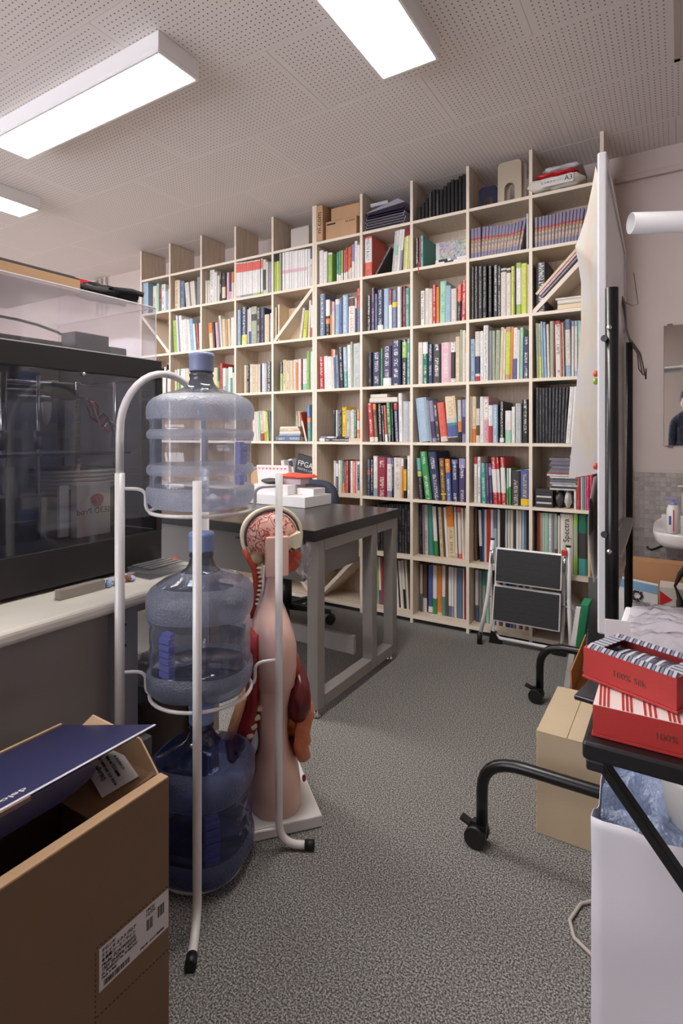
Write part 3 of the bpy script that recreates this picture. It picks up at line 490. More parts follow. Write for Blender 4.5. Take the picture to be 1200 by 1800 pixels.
('B1',3,0.01,0.16,0,'''40.7 22.3 209 c 0 - - -|66.2 26.9 213 l 0 W:0.6:1 - -|93.5 11 214 G 0 - - -|104.9 25.1 213 W 0 - g -|130.4 26.5 212 W 0 - - -|157.3 23.2 213 w 0 - k -|182.1 30.8 208 c 0 - k -|217.4 22.9 204 w 0 - - -|243.4 22.8 202 e 0 - - -|269.1 22.6 199 w 0 - - -|294.7 18 198 B 0 - - -'''),
('B2',3,0.01,0.16,0,'''10.9 25.2 206 w 0 - - -|36.5 22.1 205 e 0 - - -|58.9 24.8 202 c 0 - - -|84.2 21.8 201 w 0 - - -|106.3 18.8 199 c 0 - - -|125.5 28.7 198 c 0 - - -|154.9 21.4 196 l 0 G:0.5:1 - -|181.9 22.6 227 r 0 - - -|205.9 29.5 191 B 0 W:0.3:1 - -|235.8 25.1 189 z 0 - - -|261.9 18 196 W 0 - - -|281.3 22.1 192 T 0 W:0.6:1 - -|304.7 13.7 152 w 0 - - -'''),
('B3',3,0.01,0.14,0,'''72.6 23.4 198 c 0 - - -|97.3 24.6 202 k 0 - W -|124.7 24.4 202 w 0 - - -|149.5 26.9 201 c 0 - k -|178.7 22.7 198 c 0 - - -|202.8 18.6 198 w 0 - - -|221.8 10.6 196 n 0 - - -|234.6 22.4 202 W 0 - o -|258.3 22.3 196 E 0 - - -|281 39 210 K 0 - W -'''),
('B4',3,0.01,0.14,0,'''55.7 22.7 200 k 0 l:0:0.6 W -|78.8 28.8 212 c 0 - k -|108.4 31 206 c 0 - k -|140.7 24.6 204 c 0 - - -|166.5 20.8 207 w 0 - v -|188.5 20.7 208 c 0 o:0:0.9 - -|209.6 22.9 210 W 0 - - -|232.9 8.4 208 R 0 - - -|241.8 34.6 207 W 0 M:0:0.2 - -|277.6 20.1 255 l 0 - G -|300.1 7.1 252 g 0 - - -|307.6 15.3 251 W 0 - - -'''),
('B3',4,0.01,0.15,0,'''156.2 28.2 206 W -0.6 - r -|185.5 22.4 206 w -0.9 - - -|209 16.7 210 M -1.2 - - -|228 33.2 209 c -3 r:0:0.25 h -|261.5 18.7 211 l -1.8 w:0.3:1 - -|280.6 18.6 206 Y -4 - k -|299.5 10.9 204 k -4 - - -|310.8 11.9 203 s -3.7 - - -'''),
('B4',4,0.02,0.12,0,'''260.7 14 198 r -14.8 w:0:0.7 - -|278.7 30.8 242 T -2.1 b:0.65:1+o:0.52:0.65 - -'''),
]
ORD = ['first', 'second', 'third', 'fourth', 'fifth', 'sixth', 'seventh', 'eighth', 'ninth', 'tenth', 'eleventh', 'twelfth', 'thirteenth', 'fourteenth', 'fifteenth', 'sixteenth', 'seventeenth', 'eighteenth']
ROWN = ['top row', 'second row', 'third row', 'fourth row', 'fifth row', 'sixth row', 'seventh row', 'bottom row']
def cell_name(cell, r):
    ci = int(cell[1])+(5 if cell[0] == 'A' else 0)
    return '%s of the %s column' % (ROWN[r], ORD[ci])
def size_word(w): return 'thick ' if w > .038 else ('thin ' if w < .016 else '')
def build_cells():
    for cell, r, sb, dp, lift, data in CELLS:
        if not data: continue
        px = (XA if cell[0] == 'A' else XB)+int(cell[1])*PITCH
        th = TH/2 if r+1 < 7 else .011
        base = SZ[r+1]+th+lift+.0004
        items = data.split('|'); hc = SZ[r]-TH/2-base-.004
        rows = [it.split() for it in items]; lo, hi = TH/2+.0006, PITCH-TH/2-.0006
        B = [[float(q[0])/1000, float(q[1])/1000-.0006, min(float(q[2])/1000, hc), math.radians(float(q[4]))] for q in rows]
        for q in B: q[3] = math.asin(max(-1, min(1, math.sin(q[3]))))
        nb, nt_, nh = hi, 0.0, 1.0                      # each book stays clear of its neighbour to the right ...
        for q in reversed(B):
            z = min(q[2], nh); m_ = (nb-q[0]-q[1])/z+nt_
            if math.tan(q[3]) > m_: q[3] = math.atan(m_)
            nb, nt_, nh = q[0], math.tan(q[3]), q[2]
        pb, pt, ph_ = lo, 0.0, 1.0                      # ... and of the one to the left
        for q in B:
            z = min(q[2], ph_); m_ = (pb-q[0])/z+pt
            if math.tan(q[3]) < m_: q[3] = math.atan(m_)
            if abs(q[3]) < .004: q[3] = 0.0
            pb, pt, ph_ = q[0]+q[1]+.0003, math.tan(q[3]), q[2]
        for i, it in enumerate(items):
            x, w, h, col, ang, bs, tx, k = it.split(); x, w, h, ang = B[i]
            h = min(h, SZ[r]-TH/2-base-.004)
            bands = [] if bs == '-' else [(q.split(':')[0], float(q.split(':')[1]), float(q.split(':')[2])) for q in bs.split('+')]
            ink = tx if tx != '-' else None; inkA = .75; kind = 'hardcover_book' if w > .027 else 'paperback_book'; cat = 'book'
            d = dp+random.uniform(-.012, .004)
            if k == 'C': col = 'x'; bands = [('r', .60, .66), ('u', .18, .60, .45), ('x', .0, .18)]; kind = 'comic_book'; cat = 'comic'; ink = 'r'; inkA = .35
            elif col == 'M1': col = 'W'; bands = [('S', .72, .97), (('p', 'e', 'e', 'e', 'l', 'l')[min(5, i//2)], .0, .06)]; ink = 'e'; inkA = .35; kind = 'magazine'; cat = 'magazine'
            elif col == 'M2': col = 'W'; bands = [('p', .43, .52)]; kind = 'magazine'; cat = 'magazine'; ink = 'E'; inkA = .5
            elif k == 'S' or (cell == 'A1' and r == 6): kind = 'spiral_notebook'; cat = 'notebook'; ink = 'e'; inkA = .5
            elif k == 'P': ink = 'W' if col in 'nkK' else 'k'; inkA = .85
            elif r >= 6 : kind = 'file_binder'; cat = 'binder'
            if cat == 'book' and ink is None: ink = 'k' if sum(PAL[col][0]) > 380 else 'W'; inkA = .34
            ob = make_book(kind, w, h, d, col, bands, ink, inkA, spine_round=(cat in ('book', 'binder')))
            yj = random.uniform(0, .004)
            if ang >= 0:   # leans to the right, pivots on its lower right edge
                ob.location = (px+x+w*(1-math.cos(ang)), FY+sb+yj, base+w*math.sin(ang)); ob.rotation_euler = (0, ang, 0)
            else:
                ob.location = (px+x, FY+sb+yj, base); ob.rotation_euler = (0, ang, 0)
                ob.location.z = base
            cn = PAL[col][1]; desc = size_word(w)
            bd = [b for b in bands if b[0] in PAL]
            if cat == 'comic': lab = 'lilac comic with red band, %s along in %s' % (ORD[i], cell_name(cell, r))
            elif cat == 'magazine': lab = '%s magazine with %s band, %s along in %s' % (cn, PAL[bd[0][0]][1] if bd else 'plain', ORD[i], cell_name(cell, r))
            elif cat == 'notebook': lab = '%s%s spiral notebook, %s along in %s' % (desc, cn, ORD[i], cell_name(cell, r))
            elif cat == 'binder': lab = '%s%s binder, %s along in %s' % (desc, cn, ORD[i], cell_name(cell, r))
            elif bd and bd[0][0] != col: lab = '%s%s book with %s band, %s along in %s' % (desc, cn, PAL[bd[0][0]][1], ORD[i], cell_name(cell, r))
            else: lab = '%s%s book, %s along in %s' % (desc, cn, ORD[i], cell_name(cell, r))
            if len(lab.replace('-', ' ').split()) > 16: lab = lab.replace(desc, '', 1)
            tag(ob, lab, cat, '%ss in the %s' % (cat, cell_name(cell, r)))
build_cells()
def lying(name, label, cat, x0, x1, y0, y1, z, t, col, rot=0.0, group=None, bands=(), ink=None):
    """a book lying flat, spine towards the room"""
    w = x1-x0; o = make_book(name, t, w, y1-y0, col, bands, ink, .7 if ink else 0)
    o.rotation_euler = (0, PI/2, 0); M = Matrix.Rotation(PI/2, 4, 'Y'); o.data.transform(M); o.rotation_euler = (0, 0, rot); o.location = (x0, y0, z+t)
    return tag(o, label, cat, group)

# ---------------------------------------------------------------- other things on the bookcases
def cx(cell, dx): return (XA if cell[0] == 'A' else XB)+int(cell[1])*PITCH+dx
def zf(r): return SZ[r+1]+(TH/2 if r+1 < 7 else .011)+.0004
def carton(label, x0, y0, z0, x1, y1, z1, rot=0.0, m=None, tape=True, name='cardboard_box', cat='box', group=None, seam='x', sx=None):
    cx_, cy_ = (x0+x1)/2, (y0+y1)/2; t = thing(name, label, cat, (cx_, cy_, z0), group); m = m or M_CARD; hw, hd = (x1-x0)/2, (y1-y0)/2
    b = MB().box(x0, y0, z0, x1, y1, z1-.003); b.build('carton_body', m, t, bevel=.0015, seg=1)
    if seam == 'x':
        MB().box(x0, y0, z1-.0028, x1, cy_-.001, z1).build('flap', m, t); MB().box(x0, cy_+.001, z1-.0028, x1, y1, z1).build('flap', m, t)
        if tape: MB().box(x0+.0, cy_-.022, z1, x1, cy_+.022, z1+.0006).build('tape', mat('brown_tape', (176, 140, 98), .35), t)
    else:
        cx_ = sx if sx is not None else cx_
        MB().box(x0, y0, z1-.0028, cx_-.001, y1, z1).build('flap', m, t); MB().box(cx_+.001, y0, z1-.0028, x1, y1, z1).build('flap', m, t)
    t.rotation_euler = (0, 0, rot); return t
t = carton('upright narrow brown carton marked ni.com on the top shelf', cx('A0', .0095), FY-.010, zf(0)+.0, cx('A0', .060), FY+.23, zf(0)+.228)
text('ni.com', .052, (cx('A0', .034), FY-.0106, zf(0)+.115), (0, 0, 1), (-1, 0, 0), M_INK, t, name='printed_lettering')
t = carton('low brown carton with a dark printed strip on the top shelf', cx('A0', .070), FY+.012, zf(0)+.0, cx('A0', .300), FY+.20, zf(0)+.118)
text('ni.com', .026, (cx('A0', .255), FY+.0114, zf(0)+.098), (1, 0, 0), (0, 0, 1), M_INK, t, name='printed_lettering')
MB().box(cx('A0', .08), FY+.0112, zf(0)+.094, cx('A0', .145), FY+.0118, zf(0)+.104).build('printed_strip', M_INK, t)
t = carton('brown carton stacked on the low carton of the top shelf', cx('A0', .10), FY+.03, zf(0)+.119, cx('A0', .312), FY+.20, zf(0)+.205)
carton('pale grey carton standing on the top shelf next to the brown ones', cx('B4', .105), FY+.07, zf(0), cx('B4', .255), FY+.2, zf(0)+.155, m=mat('grey_card', (196, 190, 180), .8))
# letter trays, black files, book ends, paper wrap
M_SMOKE = clear('smoked_acrylic', (150, 145, 160), (90, 80, 105), .45, .15)
t = thing('letter_tray_stack', 'stack of smoked purple letter trays on the top shelf', 'tray', (cx('A1', .17), FY+.1, zf(0)))
for i in range(7):
    z = zf(0)+.003+i*.016; dx = .006*(i % 3)
    b = MB(); b.box(cx('A1', .022+dx), FY+.012, z, cx('A1', .285+dx), FY+.23, z+.003); b.box(cx('A1', .022+dx), FY+.012, z+.003, cx('A1', .026+dx), FY+.23, z+.0135); b.box(cx('A1', .281+dx), FY+.012, z+.003, cx('A1', .285+dx), FY+.23, z+.0135)
    b.build('tray', mat('purple_tray' if i in (5, 6) else 'grey_tray', (72, 60, 92) if i in (5, 6) else (158, 155, 168), .35), t, bevel=.0008, seg=1)
b = MB(); b.hexa([(cx('A1', .03), FY+.02, zf(0)+.116), (cx('A1', .29), FY+.02, zf(0)+.135), (cx('A1', .29), FY+.2, zf(0)+.135), (cx('A1', .03), FY+.2, zf(0)+.116), (cx('A1', .03), FY+.02, zf(0)+.12), (cx('A1', .24), FY+.02, zf(0)+.165), (cx('A1', .29), FY+.2, zf(0)+.165), (cx('A1', .03), FY+.2, zf(0)+.12)])
b.build('bent_folder', mat('grey_tray', (158, 155, 168), .35), t)
o = lying('paperback_book', 'small white topped book lying on the letter trays', 'book', cx('A1', .05), cx('A1', .17), FY+.03, FY+.2, zf(0)+.1545, .022, 'E')
for i in range(13):
    w = .019; hh = [.08, .10, .12, .15, .16, .155, .15, .165, .18, .19, .185, .2, .205][i]; x = .035+.0225*i
    o = make_book('file_binder', w, hh, .2, 'k', (), 'e' if i in (3, 5) else None, .6); o.location = (cx('A2', x), FY+.012, zf(0))
    tag(o, 'black file, %s along in top row of the eighth column' % ORD[i], 'binder', 'black files in the top row of the eighth column')
M_BEND = mat('beige_bookend', (186, 172, 150), .5)
def bookend(x, y, w, h, label, m):
    t = thing('bookend', label, 'bookend', (x+w/2, y, zf(0))); n = 8
    b = MB(); r = .022; z = zf(0)+.0018
    out = [(0, 0)]+[(w*.28, 0)]+[(w*.28, h*.32)]+[(w*.5-w*.22*math.cos(PI*k/n), h*.32+w*.22*math.sin(PI*k/n)) for k in range(1, n)]+[(w*.72, h*.32), (w*.72, 0), (w, 0), (w, h-r)]+[(w-r+r*math.cos(a), h-r+r*math.sin(a)) for a in (PI/6, PI/3)]+[(w-r, h), (r, h)]+[(r-r*math.sin(a), h-r+r*math.cos(a)) for a in (PI/6, PI/3)]+[(0, h-r)]
    b.prism(out, (x, y, z), (1,0,0), (0,0,1), (0, .0025, 0)); b.build('upright_plate', m, t)
    MB().box(x, y, z-.0016, x+w, y+.12, z).build('base_plate', m, t)
bookend(cx('A3', .165), FY+.012, .125, .212, 'tall beige metal bookend with an arched opening on the top shelf', M_BEND)
bookend(cx('A3', .187), FY+.05, .12, .205, 'second beige metal bookend just behind the tall one', M_BEND)
M_BLUECL = clear('blue_clear_plastic', (120, 130, 165), (80, 90, 130), .4, .1)
bookend(cx('A3', .05), FY+.04, .105, .115, 'clear blue plastic bookend beside the beige ones', M_BLUECL)
def packet():
    t = thing('paper_packet', 'torn wrapped packet of A3 paper with red and white wrapping', 'paper', (cx('A4', .15), FY+.05, zf(0)))
    M_WR = mat('packing_paper', (214, 206, 196), .55, bump=.5, bs=25)
    def f(sx, sy, z0, hh, x0, x1, seed):
        def g(u, v):
            a = 2*PI*v; x = x0+(x1-x0)*u; n = noise.noise(Vector((u*6+seed, math.cos(a)*1.5, math.sin(a)*1.5)))*.010+noise.noise(Vector((u*19+seed, math.cos(a)*4, math.sin(a)*4)))*.005
            ta = min(1, u*8, (1-u)*8); ca, sa = math.cos(a), math.sin(a); p = .45
            x = max(x, cx('A4', .0095)) if math.cos(a) > -.72 else x
            return (x, FY-.03+.13+(sy)*math.copysign(abs(ca)**p, ca)*(.75+.25*ta)+n, max(zf(0)+.001, z0+hh*(1+math.copysign(abs(sa)**p, sa)*ta*1.0)+n))
        return g
    b = MB().grid(f(.15, .125, zf(0)+.003, .034, cx('A4', -.028), cx('A4', .265), 0), 24, 24); b.build('wrapper', M_WR, t)
    MB().grid(f(.15, .115, zf(0)+.072, .010, cx('A4', .02), cx('A4', .23), 3), 16, 20).build('red_wrapper', mat('red_film', (205, 40, 46), .3, bump=.4, bs=30), t)
    MB().grid(f(.15, .115, zf(0)+.092, .014, cx('A4', .055), cx('A4', .25), 7), 16, 20).build('clear_wrapper', mat('grey_film', (190, 190, 190), .2, bump=.6, bs=30), t)
    MB().box(cx('A4', .06), FY-.033, zf(0)+.012, cx('A4', .215), FY-.0315, zf(0)+.052).build('paper_label', M_WHITE, t)
    text('A3', .034, (cx('A4', .192), FY-.0342, zf(0)+.034), (1,0,0), (0,0,1), M_INK, t)
    text('ビジネスペーパー', .014, (cx('A4', .115), FY-.0342, zf(0)+.032), (1,0,0), (0,0,1), M_INK, t)
packet()
# lying books, second row of the eighth column: thick colourful comic annuals
o = lying('comic_book', 'thick comic annual lying open face out with busy colour print', 'comic', cx('A2', .145), cx('A2', .325), FY+.02, FY+.20, zf(1)+.028, .10, 'E', bands=[('w', .12, 1, .12)])
lying('magazine', 'white topped magazine lying under the thick comic annual', 'magazine', cx('A2', .145), cx('A2', .326), FY+.015, FY+.20, zf(1)+.013, .014, 'W', bands=[('k', .1, .4), ('v', .5, .7)])
lying('magazine', 'black and white magazine at the bottom under the comic annual', 'magazine', cx('A2', .145), cx('A2', .326), FY+.012, FY+.2, zf(1), .0125, 'W', bands=[('k', .3, .6)])
o = MB().bar((cx('A2', .045), FY+.004, zf(1)+.03), (cx('A2', .045), FY-.002, zf(1)-.04), .006, .0006, up=(0,1,0)).build('ribbon_bookmark', mat('red_ribbon', (190, 50, 44), .7))
tag(o, 'red ribbon bookmark hanging over the shelf edge', 'ribbon')
# folders on the diagonal of the last column
dz = zf(2); ux = Vector((.305, 0, .315)).normalized(); un = Vector((-ux.z, 0, ux.x))
for i, (cc, tt, a, l, lab) in enumerate((('e', .010, .085, .29, 'grey folder lying on the diagonal shelf under the others'), ('p', .012, .085, .33, 'pinkish clear folder on the diagonal shelf, middle of three'), ('c', .014, .075, .335, 'cream ring folder on top of the diagonal shelf pile'))):
    p0 = Vector((cx('A4', .012), 0, dz+.004))+ux*a+un*(.016+.0125*i+.002*i); b = MB(); c0 = p0+ux*l/2+un*tt/2
    b.obox((c0.x, FY+.115, c0.z), ux*l/2, (0, .11, 0), un*tt/2); o = b.build('folder', mat('folder_'+cc, PAL[cc][0], .5), bevel=.002); tag(o, lab, 'folder')
for i, (z, h, x0, cc, lab) in enumerate(((0, .030, .13, 'c', 'thick cream book block lying under the diagonal shelf'), (.031, .022, .13, 'w', 'off-white book lying on the cream one under the diagonal'), (.054, .010, .12, 'w', 'pale booklet on top of the pile under the diagonal'))):
    lying('paperback_book', lab, 'book', cx('A4', x0), cx('A4', .325), FY+.02, FY+.2, dz+z, h, cc)
b = MB().grid(lambda u, v: (cx('A4', .235)+.09*u, FY+.03+.15*v, dz+.068+.028*u+.006*math.sin(v*9+u*5)), 8, 8); tag(b.build('paper_sheet', M_WHITE, solid=.001), 'crumpled white paper sheet on the pile under the diagonal shelf', 'paper')
# fifth row bits
lying('paperback_book', 'dark booklet lying flat below the yellow spined paperbacks', 'book', cx('A0', .022), cx('A0', .245), FY+.01, FY+.15, zf(4), .0205, 'K', bands=[('W', .0, .18)], ink='W')
lying('paperback_book', 'lilac striped booklet on the dark lying one', 'book', cx('A0', .03), cx('A0', .236), FY+.012, FY+.15, zf(4)+.0211, .011, 'v', bands=[('W', .25, .5), ('k', .6, .9)])
tag(MB().box(cx('A0', .246), FY+.008, zf(4), cx('A0', .33), FY+.15, zf(4)+.021).build('wooden_riser', M_WOOD), 'small birch riser board under the paperbacks', 'board')
lying('paperback_book', 'thick cream book lying across the red and green books', 'book', cx('A1', .048), cx('A1', .238), FY+.02, FY+.18, zf(4)+.2396, .032, 'w')
lying('paperback_book', 'smaller cream book stacked above the thick cream lying book', 'book', cx('A1', .05), cx('A1', .165), FY+.03, FY+.17, zf(4)+.2722, .022, 'w')
# fifth column, fifth row: lying pile
zz = zf(4)
for h, x0, x1, cc, lab, ik in ((.035, .02, .222, 's', 'grey blue thick book at the bottom of the lying pile', 'W'), (.010, .045, .222, 'B', 'pale blue booklet on the grey blue thick book', 'n'), (.020, .05, .225, 'w', 'off-white book in the middle of the lying pile', None), (.019, .05, .215, 'c', 'cream book with small print in the lying pile', 'k'), (.012, .055, .205, 'W', 'white booklet on top of the lying pile', None)):
    lying('paperback_book', lab, 'book', cx('B4', x0), cx('B4', x1), FY+.015, FY+.15, zz, h, cc, ink=ik); zz += h+.0006
for i in range(3):
    o = make_book('paperback_book', .016, .105, .1, 'zcz'[i], (), 'k', .8); o.location = (cx('B4', .155+.02*i), FY+.06, zz); tag(o, 'small green spined pocket book standing on the lying pile, %s along' % ORD[i], 'book', 'pocket books standing on the lying pile')
# sixth row, last column: cassettes and disc cases
M_CASE = mat('disc_case', (70, 68, 76), .25)
zz = zf(5)
for i in range(6):
    t_ = .0155; c_ = [(52, 50, 52), (200, 198, 194), (58, 56, 60), (210, 208, 204), (60, 58, 60), (66, 60, 56)][i]
    t = thing('cassette_case', 'cassette case with %s spine, %s up in the small stack' % (('dark', 'white')[c_[0] > 150], ORD[i]), 'cassette', (cx('A4', .06), FY+.05, zz), 'cassette cases in the sixth row of the last column')
    MB().box(cx('A4', .022), FY+.01, zz, cx('A4', .108), FY+.12, zz+t_).build('case', M_CASE, t, bevel=.001, seg=1)
    MB().box(cx('A4', .028), FY+.0085, zz+.003, cx('A4', .102), FY+.0099, zz+t_-.003).build('spine_card', mat('card_%d' % c_[0], c_, .6), t); zz += t_+.0006
b = MB().ell((cx('A4', .135), FY+.07, zf(5)+.045), (.024, .05, .045), 16, 12, lump=.25, ls=2)
tag(b.build('wrapped_gadget', mat('dark_bubble_bag', (84, 80, 80), .25, bump=.7, bs=60)), 'dark gadget in crinkled clear bag beside the cassettes', 'bag')
b = MB().ell((cx('A4', .178), FY+.05, zf(5)+.046), (.018, .04, .046), 16, 12, lump=.3, ls=2.4)
tag(b.build('crumpled_bag', mat('white_film', (206, 204, 202), .2, bump=.8, bs=50)), 'small crumpled white plastic bag under the disc cases', 'bag')
zz = zf(5)+.0935
dcol = [(205, 203, 200), (40, 40, 44), (208, 206, 203), (168, 170, 178), (88, 92, 98), (60, 62, 66), (214, 212, 208), (222, 216, 208), (150, 70, 66), (120, 112, 124), (96, 90, 110), (130, 118, 128), (70, 66, 84), (112, 100, 122), (88, 84, 100), (120, 106, 120)]
for i in range(16):
    t_ = .0098; x0 = .092+.006*((i*7) % 3)-(.02 if i in (7, 8) else 0); x1 = x0+.128
    t = thing('disc_case', 'disc case in the leaning stack, %s up from the cassettes' % ORD[i], 'disc case', (cx('A4', x0), FY+.05, zz), 'disc cases in the sixth row of the last column')
    MB().box(cx('A4', x0), FY+.012, zz, cx('A4', x1), FY+.15, zz+t_).build('case', mat('disc_case_shell', (150, 148, 155), .2), t, bevel=.0008, seg=1)
    MB().box(cx('A4', x0+.003), FY+.0105, zz+.0015, cx('A4', x1-.003), FY+.0119, zz+t_-.0015).build('spine_card', mat('disc_%d' % i, dcol[i], .4, var=.25, vs=60), t); zz += t_+.0005
lying('paperback_book', 'cream booklet on top of the disc case stack', 'book', cx('A4', .19), cx('A4', .32), FY+.02, FY+.15, zz, .016, 'c')
# 'live Spectra' spine lettering
text('…ive Spectra', .040, (cx('A4', .172), FY+.0285, zf(6)+.175), (0, 0, 1), (-1, 0, 0), M_INK, None)
bpy.context.view_layer.update()
o = C.objects[-1]; tag(o, 'large serif spine lettering on the wide off-white binder', 'lettering')
# bottom row last column: leaning comics pile behind the stool
for i in range(5):
    o = make_book('comic_book', .017, .21, .15, 'xbxVw'[i], [('w', .2, .8, .3)] if i < 4 else (), 'w', .5)
    a = math.radians(-44); o.rotation_euler = (0, a, 0); o.location = (cx('A4', .262)+math.cos(a)*.0176*i, FY+.02, zf(7)+.004-math.sin(a)*.0176*i)
    tag(o, 'comic slumped over in the bottom cell of the last column, %s of the pile' % ORD[i], 'comic', 'slumped comics in the bottom cell')
# things in the lower cells above the desk: box of small parts, electronics books
t = thing('open_parts_box', 'open brown carton of small paper packets in the sixth row', 'box', (cx('B3', .2), FY, zf(5)))
xa, xb = cx('B3', .03), cx('B4', .10)
x0_, x1_ = cx('B3', .03), cx('B3', .325)
b = MB(); b.box(x0_, FY-.05, zf(5), x1_, FY-.047, zf(5)+.12); b.box(x0_, FY+.17, zf(5), x1_, FY+.173, zf(5)+.10); b.box(x0_, FY-.047, zf(5), x0_+.003, FY+.17, zf(5)+.11); b.box(x1_-.003, FY-.047, zf(5), x1_, FY+.17, zf(5)+.11); b.box(x0_, FY-.047, zf(5), x1_, FY+.17, zf(5)+.003)
b.build('carton_walls', M_CARD, t)
rr = random.Random(3)
for i in range(9):
    c_ = [(236, 224, 200), (190, 140, 96), (206, 190, 100), (230, 226, 220), (150, 190, 210), (226, 170, 150), (240, 236, 230), (90, 84, 80), (214, 206, 160)][i]
    xx = x0_+.05+.024*i; yy_ = FY+.0+.1*rr.random(); o = MB().obox((xx, yy_, zf(5)+.07+.03*rr.random()), Vector((.018, .01*rr.random(), .006)), (0, .02, .005), (.002, -.006, .045)).build('parts_packet', mat('packet_%d' % i, c_, .6), bevel=.002)
    tag(o, 'small %s packet standing in the open parts carton' % ('cream', 'tan', 'olive', 'white', 'pale blue', 'salmon', 'bright white', 'dark grey', 'khaki')[i], 'packet', 'packets in the open parts carton')
def electronics(x, w, h, a, col, lab, bands=(), ink='k'):
    o = make_book('paperback_book', w, h, .16, col, bands, ink, .85); an = math.radians(a); o.rotation_euler = (0, an, 0); o.location = (cx('B4', x), FY+.02, zf(5)+.0005-(0 if a < 0 else 0)); tag(o, lab, 'book')
electronics(.045, .026, .165, -8, 'W', 'white book with dark lettering leaning beside the parts carton')
electronics(.085, .028, .205, -9, 'W', 'white electronics book second beside the parts carton', [('T', .3, .5)])
electronics(.125, .024, .150, -11, 'v', 'lilac and white striped book among the electronics books', [('W', .2, .7)])
electronics(.165, .030, .215, -13, 'W', 'white FPGA manual leaning against the black one', [('n', .75, .95)])
t = thing('electronics_book', 'black FPGA book facing out at the end of the sixth row', 'book', (cx('B4', .26), FY, zf(5)))
a = math.radians(-12); R_ = Vector((math.cos(a), 0, -math.sin(a)*-1)); R_ = Vector((math.cos(a), 0, math.sin(a))); U_ = Vector((-math.sin(a), 0, math.cos(a)))
c0 = Vector((cx('B4', .250), FY+.03, zf(5)+.135)); MB().obox(c0, R_*.072, (0, .012, 0), U_*.105).build('cover', mat('fpga_black', (28, 28, 34), .35), t, bevel=.001)
text('FPGA', .052, c0+Vector((.003, -.0126, 0))+U_*.045, R_, U_, M_WHITE, t); text('プログラミング', .018, c0+Vector((.003, -.0126, 0))+U_*.008, R_, U_, M_WHITE, t)
t.location = t.location
# face-out cream book with the round dark red emblem (cell with the diagonal)
o = MB().box(cx('B4', .052), FY+.115, zf(2), cx('B4', .185), FY+.135, zf(2)+.24).build('paperback_book', mat('cream_cover', (222, 200, 170), .5), bevel=.001); tag(o, 'cream book facing out with a round dark red emblem', 'book')
em = MB().lathe([(.034, 0), (.034, .0006)], (0, 0, 0), 28).build('printed_emblem', mat('emblem_red', (150, 24, 40), .5), None); em.parent = o; em.rotation_euler = (PI/2, 0, 0); em.location = (cx('B4', .14), FY+.1149, zf(2)+.165)

# ================================================================ LAB TABLE AND CHAIR
TX, TY0, TY1, TZ = -1.192, 1.752, 2.506, .74
TXL = -3.05
t = thing('lab_table', 'long lab table with black top and grey steel frame', 'table', ((TX+TXL)/2, 2.13, 0))
M_TOP = mat('black_laminate', (34, 31, 33), .25, var=.05, vs=3)
M_FR = mat('grey_steel_frame', (144, 139, 136), .42, var=.02, vs=4)
MB().box(TXL, TY0, TZ-.043, TX, TY1, TZ).build('tabletop', M_TOP, t, bevel=.003)
for xe, s_ in ((TX-.006, -1), (TXL+.03, 1)):
    xa, xb = (xe-.052, xe) if s_ < 0 else (xe, xe+.052)
    for ya in (TY0+.032, TY0+.475, TY1-.068):
        MB().box(xa, ya, .035, xb, ya+.05, TZ-.0435).build('leg', M_FR, t, bevel=.004)
    MB().box(xa, TY0+.083, .035, xb, TY0+.474, .082).build('bottom_rail', M_FR, t, bevel=.003); MB().box(xa, TY0+.526, .035, xb, TY1-.069, .082).build('bottom_rail', M_FR, t, bevel=.003)
    MB().box(xa, TY0+.083, TZ-.088, xb, TY0+.474, TZ-.0435).build('top_rail', M_FR, t); MB().box(xa, TY0+.526, TZ-.088, xb, TY1-.069, TZ-.0435).build('top_rail', M_FR, t)
    for ya in (TY0+.057, TY1-.043):
        f = MB(); f.lathe([(.020, 0), (.022, .006), (.008, .012), (.008, .035)], ((xa+xb)/2, ya, 0), 16); f.build('adjuster_foot', M_CHROME, t)
M_DRW = mat('dark_drawer', (112, 108, 106), .45)
xs_ = [TXL+.09, -2.47, -1.87, -1.27]
for a, b_ in zip(xs_[:-1], xs_[1:]):
    g = MB().box(a+.003, TY0+.04, .525, b_-.003, TY0+.055, .692).build('drawer_front', M_DRW, t, bevel=.002)
    MB().box((a+b_)/2-.05, TY0+.030, .665, (a+b_)/2+.05, TY0+.0395, .672).build('drawer_pull', M_BLACK, g)
MB().box(xs_[0], TY0+.056, .53, xs_[-1]+.01, TY0+.46, .69).build('drawer_case', M_FR, t)
MB().box(TXL+.09, TY0+.40, .12, TX-.06, TY0+.42, .20).build('stretcher', M_FR, t)
# office chair
M_NAVY = mat('navy_fabric', (58, 64, 82), .8, bump=.3, bs=300)
CHX, CHY = -2.0, 2.64
t = thing('office_chair', 'office chair with navy back tucked behind the lab table', 'chair', (CHX, CHY, 0))
MB().ell((CHX, CHY-.02, .46), (.22, .21, .035), 28, 10).build('seat', mat('black_fabric', (32, 30, 34), .8, bump=.3, bs=300), t)
b = MB().grid(lambda u, v: (CHX+.23*(u-.5)*2*(1-.25*abs(v-.5)**2), CHY+.19+.05*(1-(2*u-1)**2)-.03, .56+.36*v+0*u), 16, 12)
b = MB(); 
def backf(u, v):
    a = 2*PI*v; ca, sa = math.cos(a), math.sin(a); p = .55
    X_ = math.copysign(abs(ca)**p, ca)*.235; Z_ = math.copysign(abs(sa)**p, sa)*.17
    return (CHX+.02+X_*u, CHY+.20+.025*(1-u*u)-.04*(X_*u/.235)**2, .655+Z_*u)
b.grid(backf, 8, 40); b.build('backrest', M_NAVY, t, solid=.035)
MB().bar((CHX, CHY+.1, .44), (CHX, CHY+.22, .60), .05, .02).build('back_arm', M_BLACK, t)
